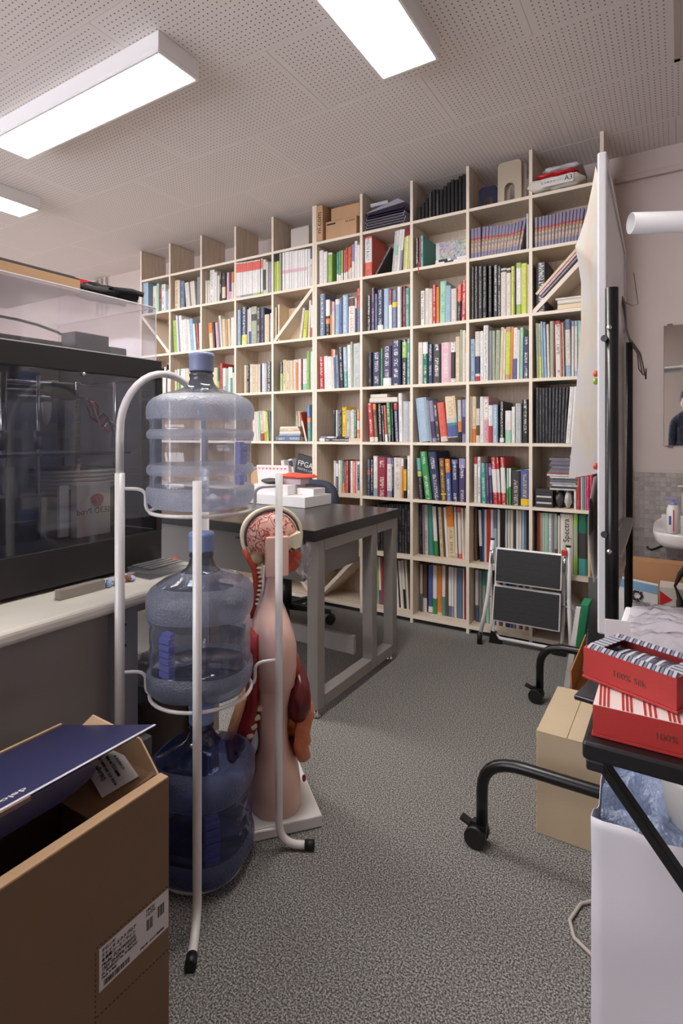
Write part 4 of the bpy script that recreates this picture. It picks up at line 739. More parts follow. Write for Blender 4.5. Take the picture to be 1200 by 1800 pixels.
MB().lathe([(.034, .10), (.034, .25), (.014, .255), (.014, .43)], (CHX, CHY, 0), 16).build('gas_column', M_BLACK, t)
for k in range(5):
    a = 2*PI*k/5+.35; d = Vector((math.cos(a), math.sin(a), 0)); p = Vector((CHX, CHY, 0))+d*.27
    lg = MB(); lg.hexa([tuple(Vector((CHX, CHY, .075))+d*.02+d.cross(Vector((0,0,1)))*w_+Vector((0,0,z_))) for w_, z_ in ((-.02, 0), (.02, 0))]+[tuple(p+d.cross(Vector((0,0,1)))*w_+Vector((0,0,z_))) for w_, z_ in ((.014, .06), (-.014, .06))]+[tuple(Vector((CHX, CHY, .075))+d*.02+d.cross(Vector((0,0,1)))*w_+Vector((0,0,.035))) for w_ in (-.02, .02)]+[tuple(p+d.cross(Vector((0,0,1)))*w_+Vector((0,0,.08))) for w_ in (.014, -.014)])
    lo = lg.build('base_leg', M_BLACK, t)
    cs = MB(); q = d.cross(Vector((0,0,1))); cs.tube([p+q*-.022+Vector((0,0,.028)), p+q*.022+Vector((0,0,.028))], .028, 18); cs.build('caster', M_BLACK, lo)

# things on the lab table
def slab(name, label, cat, c, yaw, l, w, z0, h, m, bevel=.002, group=None):
    a = Vector((math.cos(yaw), math.sin(yaw), 0)); p = Vector((-a.y, a.x, 0)); o = MB().obox((c[0], c[1], z0+h/2), a*l/2, p*w/2, (0, 0, h/2)).build(name, m, bevel=bevel); tag(o, label, cat, group); return o
M_BOXW = mat('white_card', (232, 229, 230), .45)
b1 = slab('white_product_box', 'flat white product box lowest on the lab table', 'box', (-1.785, 2.385), -.06, .39, .225, TZ+.0004, .054, M_BOXW)
for tt, s_, x, z in (('STUDY KIT', .016, -1.66, TZ+.040), ('educational electronic set', .010, -1.70, TZ+.022)): text(tt, s_, (x, 2.262-.06*(x+1.785)*0+.0035, z), (1, -.06, 0), (0, 0, 1), mat('grey_ink', (120, 116, 118), .6), b1) if False else None
b2 = slab('white_product_box', 'second white product box stacked on the flat one', 'box', (-1.84, 2.37), -.03, .23, .15, TZ+.055, .050, M_BOXW)
b3 = slab('white_adapter_box', 'small white adapter box on the flat white box beside the stacked one', 'box', (-1.655, 2.40), -.06, .11, .10, TZ+.055, .034, M_BOXW)
b4 = slab('white_carton', 'lilac white carton on the stacked box under the red bag', 'box', (-1.77, 2.40), .02, .15, .08, TZ+.1055, .030, mat('lilac_white', (214, 208, 216), .5))
def crumple(name, label, cat, c, r, m, lump=.35, ls=1.8, ph=0, flat=None, solid=0):
    b = MB().ell(c, r, 28, 18, lump=lump, ls=ls, ph=ph)
    if flat is not None: b.v = [(x, y, max(z, flat)) for x, y, z in b.v]
    o = b.build(name, m); tag(o, label, cat); return o
crumple('red_bag', 'thin red plastic bag lying over the white boxes', 'bag', (-1.735, 2.39, TZ+.150), (.115, .06, .014), mat('red_plastic', (235, 84, 66), .4, bump=.5, bs=30), ph=2)
crumple('dark_card_pack', 'dark grey card pack with white print by the red bag', 'packet', (-1.86, 2.33, TZ+.122), (.065, .04, .015), mat('dark_pack', (70, 70, 74), .5), .15)
t = thing('patterned_carton', 'small white carton printed with rows of pink triangles', 'box', (-1.95, 2.46, TZ))
R_ = Vector((1, .10, 0)).normalized(); U_ = Vector((-.12, .0, 1)).normalized()
MB().obox((-1.955, 2.478, TZ+.098), R_*.105, (-.002, .016, 0), U_*.097).build('carton_body', mat('pinkish_card', (236, 222, 222), .5), t)
tr = MB()
for j in range(8):
    c_ = Vector((-2.050+.0245*j, 2.4515+.00245*j, TZ+.182)); tr.add([c_-R_*.008, c_+R_*.008, c_-Vector((0, 0, .014))], [(0, 1, 2)])
tr.build('printed_pattern', mat('pink_print', (214, 112, 120), .6), t); tag(t.children[-1], kind='stuff')
for i in range(3):
    crumple('wrapped_sweet', 'small %s wrapped packet behind the top water bottle' % ('pink', 'white', 'striped')[i], 'packet', (-2.16+.07*i, 2.1+.03*i, TZ+.028), (.04, .03, .028), mat('sweet_%d' % i, ((232, 160, 170), (232, 226, 222), (200, 120, 130))[i], .4), .3, 2, i)

# ================================================================ DESK AND PRINTER
DXF, DZ, DY1 = -1.25, .68, 1.33
t = thing('steel_desk', 'old grey steel desk with thick off-white top under the printer', 'desk', (-1.6, .4, 0))
M_DTOP = mat('worn_white_top', (226, 220, 208), .5, var=.04, vs=9)
M_DSK = mat('desk_grey', (148, 142, 136), .5, var=.03, vs=3)
MB().box(-2.0, -.35, DZ-.035, DXF, DY1, DZ).build('desktop', M_DTOP, t, bevel=.012, seg=3)
MB().box(-1.30, -.32, .04, -1.285, .925, DZ-.0355).build('modesty_panel', M_DSK, t, bevel=.002)
ep = MB().box(-1.315, .93, .03, -1.268, 1.005, DZ-.0355).build('corner_post', mat('blue_grey_post', (138, 140, 146), .5), t, bevel=.003)
for z in (.60, .545): 
    q = MB().lathe([(.004, 0), (.004, .002)], (0, 0, 0), 10).build('bolt', M_BLACK, None); q.parent = ep; q.rotation_euler = (0, PI/2, 0); q.location = (-1.2675, .962, z); 
    q.location = Vector((-1.2675, .962, z))-Vector((-1.6, .4, 0))
MB().box(-1.98, .93, .03, -1.32, .96, DZ-.0355).build('side_panel', M_DSK, t); MB().box(-1.98, DY1-.05, .03, -1.94, DY1-.01, DZ-.0355).build('leg', M_DSK, t)
MB().box(-1.98, -.32, .03, -1.31, -.29, DZ-.0355).build('side_panel', M_DSK, t); MB().box(-1.31, DY1-.05, .03, -1.27, DY1-.01, DZ-.0355).build('leg', M_DSK, t, bevel=.002)
MB().box(-1.93, .97, .60, -1.33, DY1-.06, .62).build('under_shelf', M_DSK, t)
# under the desk bay
carton('glossy black carton standing under the desk behind the water rack', -1.66, 1.06, 0, -1.33, 1.30, .33, m=mat('glossy_black_card', (28, 25, 25), .3), tape=False)
slab('grey_panel_box', 'grey flat box leaning in front of the black carton under the desk', 'box', (-1.32, 1.02), 1.5, .12, .03, .0, .24, mat('grey_panel', (130, 130, 132), .5))
crumple('bubble_wrap', 'sheet of bubble wrap stuffed on the black carton under the desk', 'bubble wrap', (-1.42, 1.18, .375), (.10, .08, .045), clear('bubble_film', (200, 205, 215), (200, 204, 214), .4, .2, bump=1, bs=90), .4, 2)
# desk ledge
o = MB().obox((-1.375, .905, DZ+.0135), Vector((.0, .066, 0)), (.012, 0, 0), (0, 0, .013)).build('grey_block', mat('grey_block', (150, 142, 134), .6), bevel=.002); tag(o, 'grey rectangular bar lying along the desk edge by the printer', 'bar')
t = thing('parts_tray', 'clear flat plastic organiser tray on the desk ledge', 'tray', (-1.39, 1.17, DZ))
M_CLR = clear('clear_case', (225, 228, 232), (220, 222, 226), .18, .08)
for i, z in enumerate((DZ+.0004, DZ+.014)): MB().box(-1.44, 1.10, z, -1.335+.01*i, 1.25, z+.012).build(('tray_base', 'tray_lid')[i], M_CLR, t, bevel=.002)
for i in range(4): MB().box(-1.43+.024*i, 1.11, DZ+.0275, -1.415+.024*i, 1.235, DZ+.030).build('divider_strip', mat('dim_grey_clear', (110, 108, 112), .3), t)
for i in range(7):
    rr = random.Random(i); c_ = [(150, 175, 215), (170, 190, 225), (130, 155, 200), (60, 54, 52), (210, 200, 180), (160, 90, 60), (180, 195, 220)][i]
    o = MB().ell((-1.385+.02*rr.random(), .985+.013*i, DZ+.009+.004*(i % 2)), (.012, .009, .0085), 12, 8, lump=.3, ls=2, ph=i).build('connector', mat('connector_%d' % i, c_, .35)); tag(o, 'tiny %s connector in the loose pile on the desk ledge' % ('blue', 'pale blue', 'deep blue', 'black', 'ivory', 'copper', 'bluish white')[i], 'connector')
t = thing('red_black_clip', 'small black and red clip at the far end of the desk', 'clip', (-1.48, 1.29, DZ))
MB().box(-1.50, 1.27, DZ+.0004, -1.47, 1.30, DZ+.009).build('black_half', M_BLACK, t, bevel=.003); MB().box(-1.468, 1.28, DZ+.0004, -1.445, 1.31, DZ+.012).build('red_half', mat('clip_red', (200, 36, 34), .4), t, bevel=.004)
# 3-D printer
PXF, PY0, PY1, PZ = -1.46, .40, 1.25, DZ+.012
PXB = -2.02
t = thing('enclosed_printer', 'large black desktop printer in a clear acrylic enclosure', '3D printer', ((PXF+PXB)/2, (PY0+PY1)/2, DZ))
M_PB = mat('black_panel', (30, 27, 30), .5, var=.03, vs=5)
for x in (PXF-.05, PXB+.05):
    for y in (PY0+.05, PY1-.05): MB().lathe([(.02, 0), (.018, .0118)], (x, y, DZ+.0002), 12).build('foot', M_BLACK, t)
MB().box(PXB, PY0, PZ, PXF, PY1, .795).build('base_housing', M_PB, t, bevel=.002)
fr = MB(); fr.box(PXB, PY0, 1.289, PXF, PY0+.03, 1.351); fr.box(PXB, PY1-.03, 1.289, PXF, PY1, 1.351); fr.box(PXB, PY0+.03, 1.289, PXB+.03, PY1-.03, 1.351); fr.box(PXF-.03, PY0+.03, 1.289, PXF, PY1-.03, 1.351)
fr.build('top_frame', M_PB, t, bevel=.0015)
for x, y in ((PXF-.02, PY1-.02), (PXB, PY1-.02), (PXB, PY0), (PXF-.02, PY0)): MB().box(x, y, .7955, x+.02, y+.02, 1.2885).build('corner_post', M_PB, t)
MB().box(PXB, PY0+.021, .7955, PXB+.004, PY1-.021, 1.2885).build('rear_panel', mat('slate_panel', (128, 130, 142), .4), t)
M_DACR = clear('dark_acrylic', (228, 229, 234), (110, 112, 120), .10, .03)
MB().box(PXF-.0065, PY0+.0205, .797, PXF-.0035, PY1-.0205, 1.288).build('front_window', M_DACR, t)
MB().box(PXB+.021, PY1-.010, .797, PXF-.021, PY1-.007, 1.288).build('side_window', clear('smoked_side_acrylic', (150, 152, 162), (70, 72, 80), .2, .04), t)
MB().box(PXB+.021, PY0+.007, .797, PXF-.021, PY0+.010, 1.288).build('side_window', MATS['smoked_side_acrylic'], t)
M_ROD = mat('rod_steel', (190, 190, 192), .2, metal=.9)
for y, r in ((.83, .009), (.93, .005), (1.19, .006)): MB().tube([(-1.62, y, .80), (-1.62, y, 1.285)], r, 12).build('guide_rod', M_ROD, t)
b = MB(); pts = []; 
for i in range(190): pts.append((i*.0025, .0062 if i % 2 else .0082))
b.lathe([(r, z) for z, r in pts], (-1.60, 1.043, .80), 10, smooth=False); b.build('lead_screw', M_ROD, t)
for y in (.83, .93, 1.19): MB().lathe([(.013, 0), (.013, .055)], (-1.62, y, 1.065), 14).build('linear_bearing', mat('bearing_steel', (120, 120, 122), .35, metal=.6), t)
MB().box(-1.85, .50, 1.044, -1.59, 1.23, 1.053).build('print_bed', mat('bed_plate', (76, 76, 80), .35), t, bevel=.001)
for z, y0, y1 in ((1.262, .75, 1.2), (1.235, .70, .98), (1.22, .88, 1.12)): MB().tube([(-1.64, y0, z), (-1.64, y1, z+.008)], .004, 8).build('cross_rod', M_ROD, t)
MB().box(-1.68, .98, 1.22, -1.63, 1.06, 1.27).build('motor_block', M_BLACK, t, bevel=.003)
MB().lathe([(.004, 0), (.012, .02), (.015, .065), (.008, .068)], (-1.62, .955, 1.14), 14).build('hot_end', M_WHITE, t)
rw = random.Random(5)
for i, c_ in enumerate(((196, 40, 48), (226, 222, 220), (190, 46, 60), (40, 38, 42))):
    p = [(-1.62+.02*rw.random(), 1.08+.014*k+.01*rw.random(), 1.20-.012*k+.03*math.sin(k*1.1+i)) for k in range(8)]; MB().tube(p, .0024, 6).build('wire', mat('wire_%d' % i, c_, .5), t)
# coil of white tube and a small white box with mirrored print inside the printer
for k in range(5): MB().tube([(-1.70+.13*math.cos(a), 1.10+.13*math.sin(a), .945+.012*k) for a in [PI*2*j/28 for j in range(28)]], .006, 8, closed=True).build('tube_coil', mat('ivory_tube', (216, 206, 196), .5), t)
MB().lathe([(.10, 0), (.10, .1395)], (-1.70, 1.10, .7965), 28).build('spool', mat('spool_ivory', (190, 180, 170), .6), t)
g = MB().box(-1.585, 1.01, .7965, -1.555, 1.125, .955).build('printed_carton', mat('warm_white_card', (222, 214, 206), .6), t)
MB().box(-1.60, .975, .80, -1.587, 1.005, .955).build('carton_side', M_WHITE, t)
text('SE3D Prod', .026, (-1.5545, 1.067, .872), (0, 1, 0), (0, 0, 1), mat('grey_print', (96, 84, 88), .6), g, mirror=True)
em = MB()
for k, r in enumerate((.020, .0155, .011, .006)): em.tube([(-1.554, 1.078+r*math.cos(a)*(1+.12*math.sin(3*a+k)), .905+r*.9*math.sin(a)) for a in [2*PI*j/18 for j in range(18)]], .0024, 5, closed=True)
em.build('printed_emblem', mat('rose_print', (196, 40, 86), .5), g)
# acrylic cover above the frame
M_COV = clear('cover_acrylic', (250, 249, 251), (232, 230, 234), .07, .05, bump=.03, bs=6, film=.12)
CZ0, CZ1 = 1.3515, 1.522
t2 = thing('acrylic_cover', 'clear acrylic hood standing on top of the black printer', 'cover', ((PXF+PXB)/2, (PY0+PY1)/2, CZ0))
b = MB(); i_ = .012; x0, x1, y0, y1 = PXB+i_, PXF-.004, PY0+i_, PY1-.02
b.box(x1-.003, y0, CZ0, x1, y1, CZ1); b.box(x0, y0, CZ0, x0+.003, y1, CZ1); b.box(x0+.003, y0, CZ0, x1-.003, y0+.003, CZ1); b.box(x0+.003, y1-.003, CZ0, x1-.003, y1, CZ1)
b.build('hood_walls', M_COV, t2); MB().box(x0, y0, CZ1+.0003, x1, y1, CZ1+.0033).build('hood_top', M_COV, t2)
M_HE = mat('hood_edge_glint', (238, 236, 240), .25)  # pale strips paint bright highlights along the hood edges
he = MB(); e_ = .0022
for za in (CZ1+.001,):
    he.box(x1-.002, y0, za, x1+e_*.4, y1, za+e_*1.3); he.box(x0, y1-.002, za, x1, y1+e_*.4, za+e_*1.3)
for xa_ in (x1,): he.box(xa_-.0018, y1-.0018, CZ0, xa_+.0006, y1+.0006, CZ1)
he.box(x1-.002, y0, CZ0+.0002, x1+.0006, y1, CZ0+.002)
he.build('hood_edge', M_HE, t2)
MB().box(-1.54, .95, 1.3515, -1.47, 1.06, 1.405).build('stepper_motor', mat('motor_grey', (70, 68, 74), .4), t, bevel=.003); MB().box(-1.54, 1.07, 1.3515, -1.48, 1.13, 1.378).build('stepper_motor', mat('motor_grey', (70, 68, 74), .4), t, bevel=.003)
MB().tube([(-1.6, .60, 1.36)]+[(-1.6+.02*math.sin(k), .62+.05*k, 1.37+.07*math.sin(PI*k/9)) for k in range(10)], .004, 8).build('cable_loop', mat('grey_sleeve', (150, 148, 150), .4), t)
MB().box(-1.62, .5, 1.3515, -1.5, .93, 1.372).build('cable_chain', M_BLACK, t)
for y, z in ((.94, 1.305),): MB().ell((PXF+.001, y+.03, 1.283), (.004, .006, .006), 12, 8).build('screw_cap', M_CHROME, t)
# things on top of the hood
HZ = CZ1+.0036
t = thing('low_brown_carton', 'long low brown carton lying on the acrylic hood', 'box', (-1.66, .66, HZ))
MB().box(-1.90, .42, HZ, -1.50, .985, HZ+.036).build('carton_body', mat('tan_card', (184, 148, 112), .8), t); MB().hexa([(-1.90, .42, HZ+.037), (-1.50, .42, HZ+.037), (-1.50, .985, HZ+.037), (-1.90, .985, HZ+.037), (-1.90, .42, HZ+.04), (-1.53, .42, HZ+.052), (-1.53, .985, HZ+.052), (-1.90, .985, HZ+.04)]).build('dark_lid', mat('matt_black_card', (30, 28, 30), .95, spec=.1), t)
t = thing('red_white_box', 'flat red and white box lying at the edge of the brown carton', 'box', (-1.68, 1.03, HZ+.0525))
MB().box(-1.76, .885, HZ+.0525, -1.60, 1.185, HZ+.072).build('red_body', mat('lacquer_red', (206, 44, 48), .35), t, bevel=.001)
MB().box(-1.758, .882, HZ+.0535, -1.602, .8848, HZ+.072).build('white_end', M_WHITE, t); MB().box(-1.76, .885, HZ+.0722, -1.60, 1.185, HZ+.0732).build('white_top', M_WHITE, t)
t = thing('work_gloves', 'pair of crumpled black work gloves on the acrylic hood', 'gloves', (-1.53, 1.09, HZ)); M_GL = mat('glove_fabric', (42, 40, 42), .85, bump=.7, bs=40)
b = MB().ell((-1.545, 1.06, HZ+.021), (.05, .08, .0205), 24, 14, lump=.35, ls=2.4); b.build('glove_palm', M_GL, t)
b = MB().ell((-1.56, 1.09, HZ+.040), (.04, .065, .016), 24, 14, lump=.35, ls=2.8, ph=3); b.build('glove_palm', M_GL, t)
for i in range(6):
    q = i/6; MB().tube([(-1.55+.012*i-.02, 1.10, HZ+.012+.011*(i % 3)), (-1.545+.014*i-.02, 1.15+.006*(i % 3), HZ+.016+.012*(i % 3)), (-1.54+.016*i-.02, 1.185+.008*(i % 2), HZ+.013+.011*(i % 3))], [.011, .0105, .008], 10).build('glove_finger', M_GL, t)

# ================================================================ WATER RACK AND BOTTLES
RL, RR, RF, RB, RC = Vector((-1.209, .902, 0)), Vector((-.915, 1.1755, 0)), Vector((-.9255, .892, 0)), Vector((-1.198, 1.185, 0)), Vector((-1.062, 1.0385, 0))
M_RACK = mat('rack_white_enamel', (226, 222, 220), .3, coat=.3)
t = thing('water_bottle_rack', 'white tubular steel rack holding three large water bottles', 'rack', (RC.x, RC.y, 0))
up = Vector((0, 0, 1))
def pole_foot(p, out, ztop, name='pole', fl=.075):
    out = Vector(out).normalized(); q = p+out*fl
    pts = [p+up*ztop, p+up*.5, p+up*.10]+[v for v in arc(p+up*.075, p+up*.013, p+out*(fl-.015)+up*.0125, 6)]+[q+up*.012]
    o = MB().tube(pts, .0102, 14).build(name, M_RACK, t)
    MB().tube([q-out*.006+up*.0126, q+out*.02+up*.0126], .0125, 14).build('rubber_tip', M_BLACK, o)
    return o
pole_foot(RF, (.62, -.78, 0), 1.005, fl=.085); pole_foot(RR, (.85, .52, 0), 1.005)
ar = [RL+up*1.005, RL+up*1.10]+[Vector((RL.x+(RB.x-RL.x)*(1-math.cos(h_))/2, RL.y+(RB.y-RL.y)*(1-math.cos(h_))/2, 1.115+.160*math.sin(h_))) for h_ in [PI*k/18 for k in range(1, 18)]]+[RB+up*1.10, RB+up*1.0]
MB().tube(ar, .0098, 14).build('top_hoop', M_RACK, t)
MB().tube([RL+up*1.012, RL+up*.02], .0122, 14).build('pole', M_RACK, t); MB().tube([RB+up*1.012, RB+up*.02], .0122, 14).build('pole', M_RACK, t)
for p in (RL, RB): MB().tube([p+up*.001, p+up*.03], .0145, 12).build('rubber_tip', M_BLACK, t)
q = MB().lathe([(.006, 0), (.006, .004), (.004, .006)], (0, 0, 0), 12).build('bolt', mat('bolt_pink', (214, 196, 200), .3), t); q.rotation_euler = (0, PI/2, 0); q.location = Vector((RL.x+.009, RL.y+.245, 1.215))-t.location
TIERS = (.92, .455, .0115)
for zi, z in enumerate(TIERS):
    rg = .128 if zi < 2 else .108; n = 36
    zr = z-.006 if zi < 2 else .006
    ring = MB().tube([RC+Vector((rg*math.cos(2*PI*k/n), rg*math.sin(2*PI*k/n), zr)) for k in range(n)], .0048, 8, closed=True).build('support_ring', M_RACK, t)
    for p in (RL, RR, RF, RB):
        d = (RC-p); d.z = 0; dist = d.length; d = d.normalized(); zb = z+.052 if zi < 2 else z+.045
        pin = p+d*(dist-rg)
        pts = [p+up*zb, p+d*.025+up*zb]+arc(p+d*.028+up*zb, p+d*(dist-rg-.012)+up*zb, p+d*(dist-rg-.010)+up*(zb-.018), 4)[1:]+arc(p+d*(dist-rg-.010)+up*(z+.012), p+d*(dist-rg-.008)+up*zr, pin+up*zr, 4)
        MB().tube(pts, .0045, 8).build('bracket', M_RACK, ring)
BT = [((228, 231, 240), (206, 213, 234), .14), ((214, 219, 230), (172, 182, 206), .14), ((168, 178, 214), (104, 118, 176), .20)]
def bottle(zi, label, rot, grip_a, neck):
    tint, body, am = BT[zi]; z0 = TIERS[zi]; P = 'bottle%d_' % zi
    mC = clear(P+'clear', tint, body, am*.55, .03, film=.30, bump=.12, bs=14)
    mF = clear(P+'frosted', tuple(int(v*.94) for v in tint), tuple(min(255, int(v*1.08)) for v in body), am+.22, .28, film=.30, bump=.9, bs=230)
    mN = clear(P+'neck', tuple(int(v*.72) for v in tint), tuple(int(v*.62) for v in body), am+.30, .04, film=.35, bump=.1, bs=30)
    t = thing('water_bottle', label, 'water bottle', (RC.x, RC.y, z0), 'large water bottles on the rack')
    prof = [(.0, .012), (.07, .010), (.100, .0, 0), (.118, .004, 1), (.131, .018, 1), (.1345, .034, 1), (.1345, .052, 1), (.129, .058, 0), (.1265, .064, 0), (.1265, .084, 0), (.130, .088, 1), (.1335, .094, 1), (.1335, .104, 1), (.130, .110, 1), (.1265, .114, 0), (.1265, .174, 0), (.130, .178, 1), (.1335, .183, 1), (.1335, .193, 1), (.130, .198, 1), (.1265, .202, 0), (.1270, .222, 0), (.1335, .228, 1), (.1350, .245, 1), (.1340, .258, 1), (.1290, .270, 1), (.1180, .281, 1), (.100, .290, 0), (.080, .297, 0), (.060, .303, 2), (.042, .311, 2), (.0335, .320, 2), (.0300, .330, 2), (.0285, .336, 2), (.0310, .340, 2), (.0310, .344, 2), (.0275, .348, 2), (.0275, .362, 2)]
    if zi: prof = [(.0, .012), (.07, .010), (.100, .0, 0), (.120, .004, 1), (.132, .020, 1), (.1345, .040, 1), (.1330, .058, 1), (.1285, .066, 0), (.1270, .076, 0), (.1270, .118, 0), (.1255, .123, 0), (.1255, .129, 0), (.1270, .134, 0), (.1270, .168, 0), (.1255, .172, 0), (.1260, .178, 0), (.1290, .186, 0), (.1330, .196, 1), (.1355, .212, 1), (.1355, .236, 1), (.1330, .252, 1), (.1250, .264, 1), (.1100, .274, 0), (.0900, .283, 0), (.0680, .292, 0), (.050, .301, 2), (.038, .311, 2), (.0320, .322, 2), (.0295, .330, 2), (.0285, .336, 2), (.0310, .340, 2), (.0310, .344, 2), (.0275, .348, 2), (.0275, .362, 2)]
    prof = [(r, z, (p[0] if p else 0)) for r, z, *p in prof]
    b = MB().lathe(prof, (RC.x, RC.y, z0+.001), 64, sq=.035 if zi == 0 else .085, rot=rot); b.build('bottle_shell', [mC, mF, mN], t)
    MB().lathe([(.0312, .352), (.0318, .356), (.0318, .388), (.0330, .390), (.0330, .396), (.0300, .400), (.0, .401)], (RC.x, RC.y, z0+.001), 28).build('cap', mat('cap_blue_%d' % zi, ((148, 160, 198), (136, 156, 206), (134, 154, 210))[zi], .35), t)
    ga = grip_a; gd = Vector((math.cos(ga), math.sin(ga), 0)); gs = Vector((-gd.y, gd.x, 0)); mG = clear(P+'grip', (130, 134, 200), (92, 96, 180), .62, .12)
    g = MB()
    for k in range(6):
        zc = z0+.070+.0165*k; g.obox(RC+gd*.109+up*zc, gd*.010, gs*.0185, up*.0072); 
    g.obox(RC+gd*.105+up*(z0+.112), gd*.008, gs*.0165, up*.058); g.build('grip', mat('grip_violet_%d' % zi, ((172, 174, 224), (140, 138, 208), (112, 114, 190))[zi], .3), t, bevel=.002)
    if zi:
        w = MB().lathe([(.0, .012), (.095, .012), (.120, .022), (.124, .052), (.0, .053)], (RC.x, RC.y, z0+.001), 40, rot=rot); w.build('water', clear(P+'water', (190, 196, 214), (120, 130, 160), .08, .02), t)
    return t
bottle(0, 'empty pale water bottle on the top tier of the white rack', .2, 1.1, 0)
bottle(1, 'grey blue water bottle in the middle tier with purple grip', .5, -1.62+.0, 0)
bottle(2, 'dark blue water bottle resting lowest in the rack near the floor', .3, -.55, 0)

# ================================================================ ANATOMY TORSO
E1 = Vector((.647, .763, 0)).normalized(); E2 = Vector((-E1.y, E1.x, 0)); TC = Vector((-1.045, 1.306, 0))
t = thing('anatomy_torso', 'pink plastic anatomy torso with exposed brain and organs on white base', 'anatomical model', (TC.x, TC.y, 0))
M_SKIN = mat('model_skin', (232, 192, 176), .35, var=.02, vs=4, coat=.2); M_BONE = mat('model_bone', (226, 218, 190), .45)
M_BRAIN = mat('model_brain', (226, 150, 140), .4, coat=.3); M_RED = mat('model_muscle', (150, 34, 38), .4); M_ORG = mat('model_bowel', (206, 122, 82), .4, var=.12, vs=60, bump=.6, bs=120)
SC = Vector((-1.066, 1.282, 0)); MB().obox(SC+up*.018, E1*.15, E2*.14, up*.017).build('base_slab', M_WHITE, t, bevel=.004)
def tp(f, l, z): return TC+E1*f+E2*l+up*z
def loft(rings, name, m, n=36, pw=.8, cap=True, lump=0):
    b = MB(); o = 0
    for (z, f0, f1, w, *lo) in rings:
        lc = lo[0] if lo else 0; fc, a = (f0+f1)/2, (f1-f0)/2
        for k in range(n):
            th = 2*PI*k/n; ca, sa = math.cos(th), math.sin(th)
            b.v.append(tuple(tp(fc+a*math.copysign(abs(ca)**pw, ca), lc+w*math.copysign(abs(sa)**pw, sa), z)))
    R = len(rings)
    for i in range(R-1):
        for k in range(n): b.face((i*n+k, i*n+(k+1) % n, (i+1)*n+(k+1) % n, (i+1)*n+k), 0, True)
    b.face([k for k in range(n)][::-1]); b.face([(R-1)*n+k for k in range(n)]); return b.build(name, m, t)
loft([(.0355, -.073, .080, .125), (.09, -.076, .080, .130), (.14, -.074, .074, .130), (.175, -.062, .058, .122), (.205, -.056, .046, .115), (.25, -.054, .040, .110), (.33, -.056, .042, .115), (.395, -.060, .058, .125), (.40, -.060, .060, .128)], 'hips_and_waist', M_SKIN)
loft([(.385, -.058, .056, .120), (.392, -.064, .062, .130), (.44, -.067, .066, .134), (.50, -.067, .066, .134), (.535, -.064, .058, .130), (.565, -.062, .048, .118), (.59, -.056, .040, .095), (.615, -.050, .030, .070), (.645, -.042, .026, .056), (.70, -.030, .030, .052), (.74, -.026, .036, .052)], 'chest_and_shoulders', M_SKIN)
b = MB().obox(tp(.006, -.050, .755), E1*.034, E2*.012, up*.058); b.build('neck_panel', M_SKIN, t, bevel=.004)
# head
HC = (0.0, .808)
def ringpt(a, r0, r1, l): return tp(HC[0]+r0*math.cos(a), l, HC[1]+r1*math.sin(a))
MB().ell(tp(HC[0], .028, HC[1]), (.090, .065, .082), 32, 20, ax=(E1, E2, up)).build('skull_far_half', M_BONE, t)
sk = MB().tube([ringpt(a, .088, .084, -.012) for a in [math.radians(d) for d in range(-20, 216, 8)]], .0062, 10).build('skull_rim', M_BONE, t)
MB().tube([ringpt(a, .080, .076, -.016) for a in [math.radians(d) for d in range(-8, 206, 8)]], .0028, 8).build('dura_line', mat('dark_membrane', (84, 52, 74), .5), t)
bb = MB(); A = (E1, E2, up); c_ = tp(HC[0]-.002, -.008, HC[1]+.004); o_ = 0; nu, nv = 72, 44
for i in range(nv+1):
    th = PI*i/nv
    for j in range(nu):
        a = 2*PI*j/nu; d = Vector((math.sin(th)*math.cos(a), math.sin(th)*math.sin(a), math.cos(th)))
        w1 = noise.noise(d*5.5+Vector((3, 1, 7))); w2 = noise.noise(d*11+Vector((w1*2, 4, 1))); k = 1+.10*(abs(w1)**.5*.6+abs(w2)**.6*.5)-.06
        bb.v.append(tuple(c_+A[0]*(d.x*.074*k)+A[1]*(d.y*.046*k)+A[2]*(d.z*.068*k)))
for i in range(nv):
    for j in range(nu): bb.face((i*nu+j, (i+1)*nu+j, (i+1)*nu+(j+1) % nu, i*nu+(j+1) % nu), 0, True)
